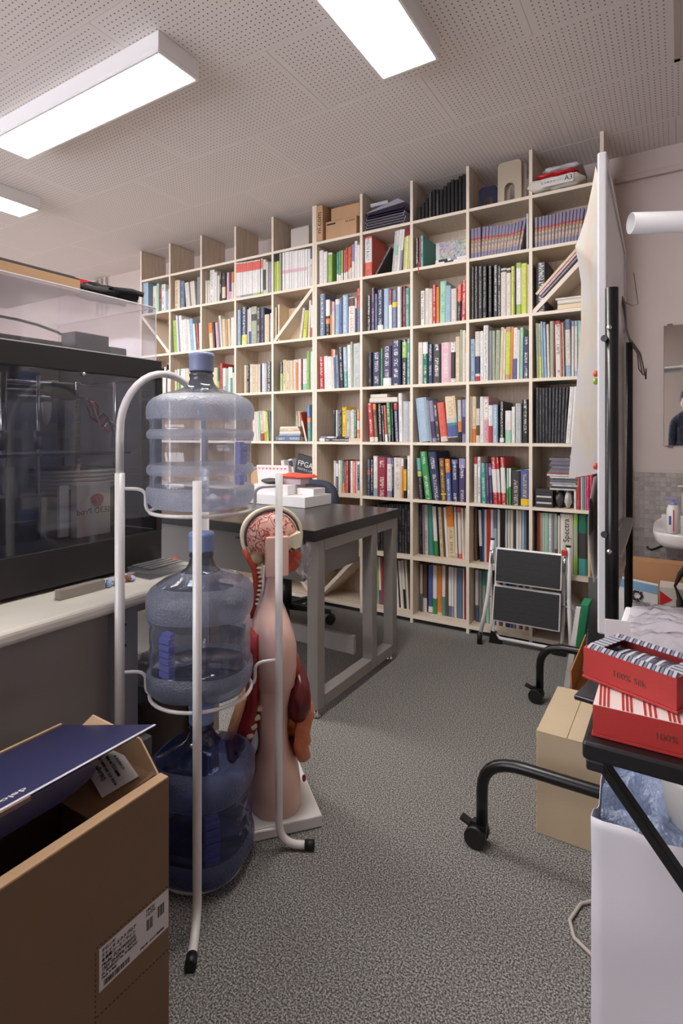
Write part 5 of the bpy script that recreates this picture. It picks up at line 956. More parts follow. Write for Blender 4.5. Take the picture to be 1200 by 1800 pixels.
def brain_mat():
    m = bpy.data.materials.new('brain_folds'); m.use_nodes = True; nt = m.node_tree; N = nt.nodes; L = nt.links; b = N['Principled BSDF']; b.inputs['Roughness'].default_value = .35
    tc = N.new('ShaderNodeTexCoord'); n0 = N.new('ShaderNodeTexNoise'); n0.inputs['Scale'].default_value = 30; L.new(tc.outputs['Object'], n0.inputs['Vector'])
    ad = N.new('ShaderNodeMix'); ad.data_type = 'RGBA'; ad.blend_type = 'ADD'; ad.inputs[0].default_value = .06; L.new(tc.outputs['Object'], ad.inputs[6]); L.new(n0.outputs['Color'], ad.inputs[7])
    v = N.new('ShaderNodeTexNoise'); v.inputs['Scale'].default_value = 34; v.inputs['Detail'].default_value = 1.0; v.inputs['Distortion'].default_value = .8; L.new(tc.outputs['Object'], v.inputs['Vector'])
    s0 = N.new('ShaderNodeMath'); s0.operation = 'PINGPONG'; s0.inputs[1].default_value = .075; L.new(v.outputs['Fac'], s0.inputs[0]); s2 = N.new('ShaderNodeMath'); s2.operation = 'MULTIPLY'; s2.inputs[1].default_value = 1.0; L.new(s0.outputs[0], s2.inputs[0])
    r = N.new('ShaderNodeValToRGB'); e = r.color_ramp.elements; e[0].position = .006; e[0].color = (*lin((188, 66, 62)), 1); e[1].position = .030; e[1].color = (*lin((236, 180, 164)), 1)
    L.new(s2.outputs[0], r.inputs[0]); L.new(r.outputs[0], b.inputs['Base Color'])
    bp = N.new('ShaderNodeBump'); bp.inputs['Strength'].default_value = 1; bp.inputs['Distance'].default_value = .006; L.new(r.outputs[0], bp.inputs['Height']); L.new(bp.outputs[0], b.inputs['Normal']); return m
bb.build('brain', brain_mat(), t)
MB().ell(tp(-.048, -.004, .745), (.030, .030, .022), 20, 12, ax=(E1, E2, up), lump=.1, ls=6).build('cerebellum', mat('ochre_bone', (186, 168, 130), .5), t)
MB().prism([(.012, .0), (.078, .022), (.084, .006), (.080, -.020), (.062, -.026), (.05, -.020), (.036, -.034), (.016, -.040)], tp(0, -.050, .798), E1, up, E2*.09).build('face_bone', M_BONE, t)
MB().prism([(-.005, 0), (.03, .0), (.058, .012), (.074, .002), (.078, -.014), (.070, -.020), (.072, -.034), (.060, -.050), (.030, -.058), (.0, -.045)], tp(.006, -.040, .756), E1, up, E2*.075).build('face_muscle', mat('model_face_red', (196, 84, 58), .4, var=.2, vs=50, bump=.5, bs=80), t, bevel=.004)
b = MB().grid(lambda u, v: tp(.036+.066*u*(1-.25*v)+.010*noise.noise(Vector((u*7, v*7, 2))), -.052+.10*v+.008*noise.noise(Vector((u*9, v*8, 5))), .778-.098*u**1.2+.012*noise.noise(Vector((u*8+3, v*9, 1)))), 16, 16)
b2_ = MB().grid(lambda u, v: tp(.045+.058*math.sin(PI*(.2+.6*u))+.012*noise.noise(Vector((u*7, v*6, 9))), -.056+.014*noise.noise(Vector((u*8, v*8, 4))), .785-.10*v+.010*noise.noise(Vector((u*8, v*9, 6)))), 14, 14)
M_WRAP = clear('cling_film', (250, 249, 250), (240, 236, 240), .24, .08, bump=.7, bs=50)
b.build('plastic_wrap', M_WRAP, t); b2_.build('plastic_wrap', M_WRAP, t)
# neck spine and muscles at the back
MB().tube([tp(-.084, -.02, .775), tp(-.070, -.022, .745), tp(-.052, -.022, .715), tp(-.046, -.022, .68), tp(-.056, -.022, .62), tp(-.07, -.02, .575)], [.007, .009, .012, .013, .012, .010], 12).build('neck_muscle', mat('model_orange_muscle', (190, 74, 48), .4, bump=.6, bs=150), t)
for i in range(9): MB().ell(tp(-.038-.002*abs(i-3), -.040, .722-.013*i), (.008, .006, .0042), 10, 6, ax=(E1, E2, up)).build('vertebra', M_BONE, t)
MB().tube([tp(-.030, -.046, .73), tp(-.034, -.046, .66), tp(-.05, -.046, .60)], .0035, 8).build('nerve_cord', mat('cord_white', (214, 214, 216), .4), t)
loft([(.20, -.115, -.05, .03, -.05), (.24, -.128, -.05, .035, -.05), (.29, -.112, -.05, .04, -.05), (.34, -.085, -.05, .045, -.05), (.42, -.080, -.05, .05, -.05), (.50, -.082, -.05, .05, -.05), (.545, -.07, -.05, .04, -.05)], 'back_muscle', M_RED)
loft([(.185, -.135, -.105, .03, -.04), (.23, -.142, -.112, .035, -.04), (.29, -.122, -.098, .035, -.04), (.36, -.098, -.08, .03, -.04)], 'back_fascia', mat('fascia_tan', (196, 140, 104), .5))
for i in range(6): MB().ell(tp(-.098+.010*i, -.082-.0*i, .215+.024*i), (.013, .010, .009), 12, 8, ax=(E1, E2, up), lump=.2, ls=3, ph=i).build('vertebra', M_BONE, t)
MB().ell(tp(-.072, -.078, .245), (.020, .006, .045), 14, 10, ax=(E1, E2, up)).build('nerve_sheet', mat('pale_blue_tissue', (186, 200, 212), .4), t)
# front organs
MB().ell(tp(.066, -.030, .345), (.042, .10, .080), 26, 16, ax=(E1, E2, up), lump=.08, ls=2).build('liver', mat('model_liver', (96, 24, 28), .3), t)
MB().ell(tp(.050, -.0, .42), (.034, .09, .05), 20, 12, ax=(E1, E2, up)).build('rib_muscle', mat('rib_red', (150, 50, 44), .4), t)
rb = random.Random(11)
for i in range(13):
    a = i/12*PI*1.5-.4; f = .072+.014*math.sin(i*1.7); l = -.055+.11*((i*5) % 13)/12; z = .30-.135*(i/12)
    MB().ell(tp(f, l, z), (.026, .034, .024), 18, 12, ax=(E1, E2, up), lump=.18, ls=5, ph=i).build('bowel_loop', M_ORG, t)
MB().tube([tp(.086, -.070, .34), tp(.090, -.078, .30), tp(.074, -.090, .26), tp(.068, -.092, .215), tp(.078, -.084, .18), tp(.090, -.066, .168)], [.018, .022, .022, .021, .020, .014], 14).build('bowel_loop', M_ORG, t)
MB().ell(tp(.083, -.07, .105), (.006, .008, .010), 10, 8, ax=(E1, E2, up)).build('joint_peg', mat('rib_red', (150, 50, 44), .4), t)

# ================================================================ COFFEE MACHINE CARTON (near corner)
BX0, BX1, BY0, BY1, BZ = -1.149, -.811, .20, .711, .471
t = thing('appliance_carton', 'large open brown appliance carton with navy printed lid and white label', 'box', ((BX0+BX1)/2, (BY0+BY1)/2, 0))
M_CB = mat('kraft_board', (124, 98, 75), .8, var=.03, vs=10, bump=.1, bs=150); M_NAVYC = mat('navy_print_board', (44, 46, 84), .4); M_KIN = mat('kraft_inside', (206, 170, 134), .85)
w = .005
b = MB(); b.box(BX1-w, BY0, 0, BX1, BY1, BZ); b.build('front_panel', M_CB, t)
b = MB(); b.box(BX0, BY1-w, 0, BX1-w, BY1, BZ-.002); b.build('far_panel', M_CB, t)
b = MB(); b.box(BX0, BY0, 0, BX0+w, BY1-w, BZ); b.box(BX0+w, BY0, 0, BX1-w, BY0+w, BZ); b.box(BX0+w, BY0+w, 0, BX1-w, BY1-w, .006); b.build('rear_panels', M_CB, t)
MB().box(BX1-.022, BY0+.01, BZ, BX1, BY1-.001, BZ+.004).build('rolled_edge', M_KIN, t, bevel=.001)
MB().box(BX1-.022, BY0+.01, BZ-.10, BX1-.019, BY1-.006, BZ).build('inner_panel', M_KIN, t)
# lid: hinged on the rear panel, rising to the lip
lx, lz = -.854, .552
MB().hexa([(BX0, BY0, BZ+.001), (lx, BY0, lz), (lx, BY1+.006, lz), (BX0, BY1, BZ+.001), (BX0, BY0, BZ+.005), (lx, BY0, lz+.004), (lx, BY1+.006, lz+.004), (BX0, BY1, BZ+.005)]).build('lid', M_NAVYC, t)
MB().bar((BX0-.001, BY0, BZ+.006), (BX0-.001, BY1, BZ+.006), .006, .006).build('hinge_edge', M_KIN, t)
MB().prism([(BY0, 0), (.575, 0), (.592, -.022), (.588, -.034), (.56, -.045), (.53, -.051), (BY0, -.056)], (lx+.001, 0, lz+.002), (0, 1, 0), Vector((.35, 0, 1)).normalized(), (.0035, 0, 0)).build('tuck_flap', M_NAVYC, t)
MB().box(lx-.002, BY0, lz+.0042, lx+.003, BY1+.004, lz+.0052).build('white_lid_edge', mat('board_edge', (200, 194, 200), .7), t)
MB().obox((lx+.004, .40, lz+.001), (.003, 0, 0), (0, .075, 0), (0, 0, .0035)).build('lock_tab', mat('torn_edge', (120, 100, 92), .8), t)
MB().hexa([(-.835, BY1-.006, BZ+.002), (-1.10, BY1-.006, BZ+.002), (-1.06, BY1+.012, BZ+.045), (-.905, BY1+.010, BZ+.040), (-.835, BY1-.003, BZ+.003), (-1.10, BY1-.003, BZ+.003), (-1.06, BY1+.015, BZ+.046), (-.905, BY1+.013, BZ+.041)]).build('dust_flap', M_KIN, t)
MB().hexa([(-.84, BY1-.008, BZ-.001), (-1.12, BY1-.008, BZ-.001), (-1.06, BY1-.12, BZ-.030), (-.87, BY1-.12, BZ-.030), (-.84, BY1-.008, BZ+.001), (-1.12, BY1-.008, BZ+.001), (-1.06, BY1-.12, BZ-.028), (-.87, BY1-.12, BZ-.028)]).build('inner_tray', mat('dark_kraft', (130, 96, 66), .85), t)
# sticker inside and label outside
def tri3(a, b_, c_): return Vector(a), Vector(b_), Vector(c_)
sn = Vector((0, .028, .112)).normalized()
LB = mat('label_paper', (212, 206, 206), .6)
sC = Vector((-.935, .674, .4665)); sR = Vector((-.55, .80, 0)); 
pR = Vector((.0, .112, .028)).normalized(); pU = Vector((-1, 0, 0))
q_ = MB().obox(sC+Vector((0, 0, .002)), Vector((.060, -.019, -.005)), Vector((.012, .030, .0075)), Vector((0, -.0004, .0008))).build('sticker', LB, t)
rgt = Vector((-.060, .019, .005)).normalized(); upv = Vector((-.012, -.030, -.0075)).normalized()
for k, (s_, tt) in enumerate(((.012, 'DeLonghi'), (.007, 'MODEL 4155  100V 50/60Hz 1450W'), (.006, '■■■■ ▮▮▮ 2003 ■■■'), (.006, 'LOT 0132217121  ●'))): text(tt, s_, sC+Vector((0, 0, .0032))-upv*(.012*(k-1.4)), rgt, upv, M_INK, q_, name='printed_lettering')
q_ = MB().box(BX1, .566, .196, BX1+.0006, .7095, .267).build('shipping_label', LB, t)
LY = lambda y: .566+y; fx = BX1+.0011
for k, (s_, y, z, tt, al, sq_) in enumerate(((.0066, .004, .2605, 'デロンギ', 'LEFT', 1), (.0066, .004, .2525, 'エレッタ エクスプロア', 'LEFT', 1), (.0066, .004, .2445, '全自動コーヒーマシン', 'LEFT', 1), (.0078, .004, .2365, 'Model: ECAM45055G', 'LEFT', .95), (.0078, .004, .2290, '100V 50-60Hz 1450W', 'LEFT', .95), (.0058, .004, .2222, 'DL PRODUCT No.: 0132217121', 'LEFT', .9), (.0055, .004, .2160, 'Made in Italy', 'LEFT', 1), (.0080, .092, .2600, '1PCS/', 'LEFT', 1), (.0080, .092, .2525, '1CTN', 'LEFT', 1), (.0045, .080, .2030, 'デロンギ・ジャパン株式会社', 'LEFT', .9))):
    text(tt, s_, (fx, LY(y), z), (0, 1, 0), (0, 0, 1), M_INK, q_, name='printed_lettering', align=al, squash=sq_)
def barcode(y, z, w_, h_):
    b = MB(); rr = random.Random(int(y*9999)); x = 0
    while x < w_:
        q = rr.choice((.0006, .0012, .002)); b.box(BX1+.0007, LY(y+x), z, BX1+.0010, LY(min(y+x+q, y+w_)), z+h_); x += q+rr.choice((.0007, .0013))
    o = b.build('printed_barcode', M_INK, q_); o['kind'] = 'stuff'; return o
barcode(.008, .2005, .05, .009); barcode(.094, .2245, .013, .019); barcode(.119, .2300, .014, .020)
MB().lathe([(.004, 0), (.004, .0003)], (0, 0, 0), 16).build('printed_mark', mat('label_blue', (50, 52, 110), .6), q_).matrix_basis = Matrix.Translation(Vector((BX1+.0008, LY(.131), .2595))-t.location) @ Matrix.Rotation(PI/2, 4, 'Y')
# perforation line
b = MB(); z = .272; y = BY1-.002
for k in range(20): b.box(BX1-.0002, BY1-.004-.0075*k-.0035, .2715, BX1+.0006, BY1-.004-.0075*k, .2727)
for k in range(17): b.box(BX1-.0002, .5585, .262-.0085*k, BX1+.0006, .5597, .266-.0085*k)
for k in range(20): b.obox((BX1+.0002, BY1-.005-.0075*k, .154+.0003*k), (.0004, 0, 0), (0, .0019, 0), (0, 0, .0006))
o = b.build('perforation_line', mat('dark_perforation', (54, 38, 26), .9), t); o['kind'] = 'stuff'
text("delonghi", .023, (-.886, .490, .5447+.0035), (0, -1, 0), Vector((lx-BX0, 0, lz-BZ)), M_WHITE, t, name='printed_lettering', align='LEFT')

# ================================================================ MOBILE WHITEBOARD
P0, P1 = Vector((-.165, 1.505, 0)), Vector((-.186, 2.354, 0)); BD = (P1-P0).normalized(); BN = Vector((BD.y, -BD.x, 0))
t = thing('mobile_whiteboard', 'tall double sided whiteboard on black castor stand, seen edge on', 'whiteboard', (-.17, 1.9, 0))
M_FRW = mat('board_frame_white', (224, 222, 224), .4); M_BRD = mat('board_steel', (206, 208, 208), .22)
zb, zt = .615, 1.81; mid = (P0+P1)/2; hl = (P1-P0).length/2
MB().obox(mid+up*((zb+zt)/2), BD*(hl-.012), BN*.006, up*((zt-zb)/2-.012)).build('board_panel', M_BRD, t)
MB().obox(P0+BD*.012+up*((zb+zt)/2), BD*.012, BN*.0105, up*((zt-zb)/2)).build('frame_edge', M_FRW, t, bevel=.004)
MB().obox(P1-BD*.012+up*((zb+zt)/2), BD*.012, BN*.0105, up*((zt-zb)/2)).build('frame_edge', M_FRW, t, bevel=.004)
MB().obox(mid+up*(zt-.012), BD*(hl-.0245), BN*.0105, up*.012).build('frame_edge', M_FRW, t, bevel=.003); MB().obox(mid+up*(zb+.012), BD*(hl-.0245), BN*.0105, up*.012).build('frame_edge', M_FRW, t, bevel=.003)
Q0, Q1 = Vector((-.140, 1.472, 0)), Vector((-.1690, 2.385, 0))
for q, cx0, s_ in ((Q0, -.456, 1), (Q1, -.496, 1)):
    po = MB().tube([q+up*.235, q+up*1.461], .0150, 18).build('post', M_BLACKM, t)
    for z in (1.365, .83): MB().ell(q+Vector((-.004, -.0145 if q is Q0 else .0145, z)), (.0062, .003, .0062), 12, 8).build('bolt', M_CHROME, po)
    x0, x1 = cx0, cx0+.70
    pts = [(x0, q.y, .062), (x0, q.y, .15)]+[tuple(v) for v in arc((x0, q.y, .15), (x0, q.y, .245), (x0+.12, q.y, .242), 7)][1:]+[(x1-.12, q.y, .242)]+[tuple(v) for v in arc((x1-.12, q.y, .242), (x1, q.y, .245), (x1, q.y, .15), 7)][1:]+[(x1, q.y, .062)]
    ft = MB().tube(pts, .0155, 16).build('foot_tube', M_BLACKM, t)
    for xx in (x0, x1):
        c_ = MB(); c_.tube([(xx-.014, q.y-.026, .0285), (xx-.014, q.y-.006, .0285)], .028, 20); c_.tube([(xx-.014, q.y+.006, .0285), (xx-.014, q.y+.026, .0285)], .028, 20); c_.box(xx-.030, q.y-.006, .03, xx+.012, q.y+.006, .060); c_.tube([(xx, q.y, .045), (xx, q.y, .064)], .012, 10); c_.obox((xx-.044, q.y, .056), (.014, 0, -.005), (0, .012, 0), (.001, 0, .003))
        c_.build('castor', M_BLACK, ft)
for z in (.34,): MB().tube([Q0+up*z, Q1+up*z], .013, 12).build('cross_tube', M_BLACKM, t)
for q in (Q0, Q1):
    for z in (1.34, .87): MB().tube([q+BN*-.011+up*z, q+BN*-.016+BD*-.014*(1 if q is Q0 else -1)+up*z], .008, 14).build('pivot_knob', M_BLACK, t)
MB().obox(mid+BN*.026+up*.80, BD*(hl-.06), BN*.016, up*.004).build('pen_tray', mat('tray_grey', (176, 176, 172), .4), t, bevel=.002)
# long curled sheet hanging on the board
pz = [(1.79, .002), (1.74, .010), (1.68, .022), (1.62, .040), (1.595, .050), (1.56, .044), (1.50, .036), (1.40, .036), (1.28, .044), (1.18, .050), (1.10, .056), (1.04, .062), (.995, .066)]
def sheet(u, v):
    k = v*(len(pz)-1); i = min(int(k), len(pz)-2); f = k-i; z = pz[i][0]*(1-f)+pz[i+1][0]*f; off = pz[i][1]*(1-f)+pz[i+1][1]*f
    bulge = off*(1-u)**1.3+.004; zz = z
    if v > .96: zz += .02*(u*.0)
    return P0+BD*(.03+.42*u)-BN*(.0115+bulge)+up*zz
def poster_mat():
    m = paper('curled_poster', (226, 222, 226), .5, .5); nt = m.node_tree; N = nt.nodes; L = nt.links; b = N['Principled BSDF']
    n = N.new('ShaderNodeTexNoise'); n.inputs['Scale'].default_value = 7; tc = N.new('ShaderNodeTexCoord'); L.new(tc.outputs['Object'], n.inputs['Vector'])
    r = N.new('ShaderNodeValToRGB'); e = r.color_ramp.elements; e[0].position = .42; e[0].color = (*lin((216, 212, 217)), 1); e[1].position = .75; e[1].color = (*lin((222, 196, 190)), 1); k = e.new(.56); k.color = (*lin((218, 214, 202)), 1)
    L.new(n.outputs['Fac'], r.inputs[0]); L.new(r.outputs[0], b.inputs['Base Color']); [L.new(r.outputs[0], q.inputs[0]) for q in N if q.type == 'BSDF_TRANSLUCENT']; return m
tag(MB().grid(sheet, 14, 48).build('hanging_poster', poster_mat()), 'long curled white poster sheet hanging off the whiteboard edge', 'poster')
tag(MB().grid(lambda u, v: P0+BD*(.04+.3*u)-BN*(.014+.022*(1-u)*(.4+.6*math.sin(PI*v)))+up*(1.0-.27*v), 8, 12).build('hanging_print', mat('printed_sheet', (196, 186, 182), .5, var=.25, vs=14), solid=.0008), 'smaller printed sheet pinned low on the whiteboard below the poster', 'paper')
o = MB().obox(P0+BD*.06-BN*.030+up*.90, BD*.05, BN*.0006, up*.045).build('photo_print', mat('dark_photo', (52, 46, 44), .4)); tag(o, 'dark photo print clipped low at the whiteboard edge', 'photo')
for z, c_, l_ in ((1.262, (226, 96, 52), 'orange'), (1.243, (150, 180, 60), 'green'), (1.03, (206, 74, 46), 'red')):
    o = MB().lathe([(.008, 0), (.008, .006), (.005, .009)], (0, 0, 0), 14).build('round_magnet', mat('magnet_'+l_, c_, .4)); o.rotation_euler = (0, -PI/2, 0); o.location = P0+BD*.012-BN*.012+up*z; tag(o, 'small %s round magnet on the whiteboard edge' % l_, 'magnet')
t = thing('cable_bundle', 'grey flat cables hanging over the far post of the whiteboard', 'cable', (-.16, 2.37, 1.4))
for i in range(3): MB().tube([(-.175+.004*i, 2.2, 1.60-.01*i), (-.172, 2.33, 1.50+.004*i), (-.165, 2.38, 1.466+.006*i), (-.140+.005*i, 2.41, 1.42), (-.125+.012*i-.01, 2.40, 1.36-.02*i), (-.118+.01*i-.012*(i == 2), 2.39, 1.335+.012*i)], .0028, 8).build('cable', mat('grey_cable', (172, 165, 160), .5), t)
o = MB().tube([(-.15, 2.355, 1.72), (-.135, 2.358, 1.60), (-.152, 2.30, 1.585), (-.172, 2.25, 1.59)], .0016, 6).build('hanging_wire', mat('grey_cable', (172, 165, 160), .5), None); tag(o, 'thin bent wire hook on the far top of the whiteboard', 'wire')
# rolled paper tube resting on a steel locker outside the view
t = thing('steel_locker', 'grey steel locker standing by the near corner of the room', 'cabinet', (.62, 1.80, 0))
MB().box(.28, 1.62, 0, 1.05, 2.02, 1.600).build('locker_body', M_GREY, t, bevel=.004)
for k in range(2): MB().box(.29+.38*k, 1.612, .06, .655+.38*k, 1.6195, 1.58).build('door', M_GREY, t, bevel=.002)
tp0, tp1 = Vector((-.103, 1.519, 1.6245)), Vector((.86, 2.02, 1.6265)); dt = (tp1-tp0).normalized()
b = MB(); n = 28
b.tube([tp0, tp1], .0252, n, caps=False); b.tube([tp0+dt*.0001, tp1], .0236, n, caps=False)
rr_ = []; o_ = len(b.v)
for j in range(n):
    b.face((j, (j+1) % n, 2*n+(j+1) % n, 2*n+j), 0); 
o = b.build('paper_tube', mat('tube_white', (224, 220, 220), .5)); tag(o, 'long white paper tube sticking out beside the whiteboard', 'tube')

# ================================================================ STEP STOOL
t = thing('step_stool', 'folded white steel step stool with two black treads leaning on bookcase', 'step stool', (-.67, 2.93, 0))
M_ST = mat('stool_white', (234, 234, 238), .3, coat=.2); M_TR = mat('ribbed_black_rubber', (44, 44, 48), .6, bump=.8, bs=40, stretch=(.25, 1, 12))
for s_, top, mid_, bot in ((-1, (-.858, 2.955, .545), (-.872, 2.93, .27), (-.907, 2.885, .028)), (1, (-.476, 2.955, .545), (-.470, 2.93, .27), (-.452, 2.885, .028))):
    tt_ = MB().tube([bot]+[tuple(v) for v in arc(Vector(bot).lerp(Vector(mid_), .75), mid_, Vector(mid_).lerp(Vector(top), .25), 4)]+[top], .0105, 14).build('frame_tube', M_ST, t)
    MB().tube([Vector(bot)-Vector((0, 0, .027)), Vector(bot)+Vector((0, .003, .035))], .0135, 12).build('rubber_foot', M_BLACK, tt_); MB().tube([top, Vector(top)+Vector((0, 0, .008))], .0112, 12).build('end_cap', M_BLACK, tt_)
rear = [(-.838, 2.975, .50), (-.842, 2.96, .24), (-.855, 2.945, .06), (-.815, 2.94, .030), (-.545, 2.94, .030), (-.505, 2.945, .06), (-.500, 2.96, .24), (-.502, 2.975, .50)]
MB().tube(rear, .009, 12).build('rear_frame', M_ST, t)
for x, s_ in ((-.85, 1), (-.51, -1)): MB().prism([(-.022*s_, 0), (.045*s_, 0), (.012*s_, .055), (-.010*s_, .062)], (x, 2.93, .002), (1,0,0), (0,0,1), (0, .028, 0)).build('rubber_corner', M_BLACK, t)
for za, zb_, yy, nm in ((.335, .512, 2.915, 'upper'), (.135, .318, 2.900, 'lower')):
    x0, x1 = (-.833, -.500) if nm == 'upper' else (-.842, -.505); sl = .012
    c_ = Vector(((x0+x1)/2, yy+.006, (za+zb_)/2)); ax = Vector(((x1-x0)/2, 0, 0)); az = Vector((0, .018, (zb_-za)/2)); ay = Vector((0, .007, 0))
    tr = MB().obox(c_, ax, ay*.8, az).build('tread_frame', M_ST, t, bevel=.006); MB().obox(c_-Vector((0, .0065, 0)), ax*.955, ay*.35, az*.90).build('tread_mat', M_TR, tr)
MB().box(-.505, 2.925, .505, -.480, 2.948, .532).build('release_catch', mat('latch_red', (206, 52, 40), .4), t, bevel=.003)
for x in (-.853, -.492): MB().tube([(x+.004, 2.94, .50), (x, 2.935, .475), (x, 2.93, .425)], [.004, .009, .010], 10).build('hinge_arm', M_CHROME, t)
for x0, x1, z in ((-.880, -.842, .245), (-.505, -.462, .25), (-.87, -.835, .49)): MB().tube([(x0, 2.937, z), (x1, 2.937, z)], .003, 8).build('cross_pin', M_CHROME, t)

# ================================================================ CARTONS AND BAGS ON THE RIGHT
carton('plain light brown carton on the carpet under the whiteboard stand', -.342, 1.600, .0, .02, 1.918, .285, m=mat('light_kraft', (200, 180, 150), .8, var=.03, vs=10, bump=.12, bs=110), tape=False, seam='y', sx=-.262)
b = MB(); b.hexa([(-.318, 2.02, 0), (.0, 2.02, 0), (.0, 2.25, 0), (-.318, 2.25, 0), (-.318, 2.02, .22), (.0, 2.02, .22), (.0, 2.25, .22), (-.318, 2.25, .22)]); t = thing('orange_brown_carton', 'orange brown carton with raised flap behind the plain carton', 'box', (-.16, 2.13, 0))
b.build('carton_body', mat('orange_kraft', (176, 116, 60), .8), t); MB().hexa([(-.318, 2.02, .2205), (-.314, 2.02, .2205), (-.314, 2.25, .2205), (-.318, 2.25, .2205), (-.322, 2.03, .30), (-.318, 2.03, .30), (-.300, 2.25, .36), (-.304, 2.25, .36)]).build('flap', mat('orange_kraft', (176, 116, 60), .8), t)
t = thing('green_white_paper_bag', 'green and white paper bag wedged beside the board and bookcase', 'bag', (-.33, 2.50, 0))
MB().hexa([(-.405, 2.49, .0), (-.375, 2.49, .0), (-.375, 2.60, .0), (-.405, 2.60, .0), (-.355, 2.49, .40), (-.325, 2.49, .40), (-.325, 2.60, .40), (-.355, 2.60, .40)]).build('bag_body', mat('bag_green', (40, 140, 96), .5), t)
MB().hexa([(-.420, 2.43, .0), (-.395, 2.43, .0), (-.395, 2.449, .0), (-.420, 2.449, .0), (-.362, 2.42, .405), (-.345, 2.42, .405), (-.345, 2.4395, .405), (-.362, 2.4395, .405)]).build('white_stripe', M_WHITE, t)
o = MB().hexa([(-.345, 2.620, .0), (-.155, 2.620, .0), (-.155, 2.632, .0), (-.345, 2.632, .0), (-.345, 2.645, .48), (-.155, 2.645, .48), (-.155, 2.657, .48), (-.345, 2.657, .48)]).build('dark_grey_folder', mat('dark_folder', (92, 90, 92), .5)); tag(o, 'dark grey folder board standing behind the green white bag', 'folder')
o = MB().hexa([(-.265, 2.66, .0), (-.255, 2.66, .0), (-.25, 2.95, .0), (-.26, 2.95, .0), (-.262, 2.66, .50), (-.254, 2.66, .50), (-.254, 2.95, .50), (-.262, 2.95, .50)]).build('grey_board_sheet', mat('dull_grey_board', (128, 124, 122), .6)); tag(o, 'thin grey board standing on edge at the end of the bookcase', 'board')
# side table
SX0, SX1, SY0, SY1, SZ_ = -.112, .52, .80, 1.36, .70
t = thing('folding_side_table', 'black folding side table with crossed legs carrying the tie boxes', 'table', ((SX0+SX1)/2, 1.08, 0))
M_STB = mat('table_black', (22, 21, 23), .38)
MB().box(SX0, SY0, SZ_-.024, SX1, SY1, SZ_).build('tabletop', M_STB, t, bevel=.004)
MB().box(SX0+.004, SY0+.004, SZ_-.040, SX0+.028, SY0+.028, SZ_-.0245).build('corner_bracket', M_BLACK, t, bevel=.003)
for yy in (SY0+.018, SY1-.03):
    MB().bar((SX0+.018, yy, SZ_-.026), (SX1-.10, yy, .012), .012, .022, up=(0, 1, 0)).build('leg', M_STB, t, bevel=.002); MB().bar((SX1-.10, yy+.016, SZ_-.026), (SX0+.06, yy+.016, .012), .012, .022, up=(0, 1, 0)).build('leg', M_STB, t, bevel=.002)
MB().bar((SX1-.10, SY0+.018, .02), (SX1-.10, SY1-.03, .02), .02, .012).build('foot_bar', M_STB, t)
# tie boxes
M_SILK = mat('red_box_linen', (178, 52, 48), .45, bump=.12, bs=500); M_SILKD = mat('red_box_rim', (178, 38, 36), .45)
def tie_box(label, c, yaw, l, w, z0, h, stripes, ltext):
    t = thing('silk_tie_box', label, 'box', (c[0], c[1], z0)); a = Vector((math.cos(yaw), math.sin(yaw), 0)); p = Vector((-a.y, a.x, 0)); C0 = Vector((c[0], c[1], z0))
    MB().obox(C0+up*(.002), a*(l/2+.0015), p*(w/2+.0015), up*.002).build('base_rim', M_SILK, t, bevel=.0008)
    b = MB(); 
    for s_ in (-1, 1): b.obox(C0+p*(s_*(w/2-.0015))+up*(.004+(h-.004)/2), a*(l/2), p*.0015, up*((h-.004)/2)); b.obox(C0+a*(s_*(l/2-.0015))+up*(.004+(h-.004)/2), a*.0015, p*(w/2-.003), up*((h-.004)/2))
    b.build('box_sides', M_SILK, t, bevel=.0006)
    text(ltext, .0125, C0-p*(w/2+.0004)+a*(l*.02)+up*(h*.48), a, up, mat('dull_gold_print', (112, 60, 44), .5), t, name='printed_lettering')
    return t, C0, a, p
# lower box: red and white stripes on its lid
t, C0, a, p = tie_box('lower red silk box with red and white striped lid', (-.009, .872), 0.01, .186, .10, SZ_+.0004, .042, None, '100% Silk')
MB().obox(C0+up*.0422, a*.0925, p*.0495, up*.0004).build('striped_lid', mat('ivory_satin', (236, 226, 222), .4), t)
b = MB()
for k, x in enumerate((-.088, -.083, -.078, -.060, -.055, -.050, -.034, -.028, -.022, -.006, -.001, .004, .020, .026, .032, .048, .053, .058, .074, .079, .084)):
    if k % 3 != 1 or True: b.obox(C0+a*x+p*(-.0)+up*.0430, a*.0014+p*0, p*.0490+a*-.004, up*.0003)
o = b.build('red_stripe', M_SILK, t); o['kind'] = 'stuff'
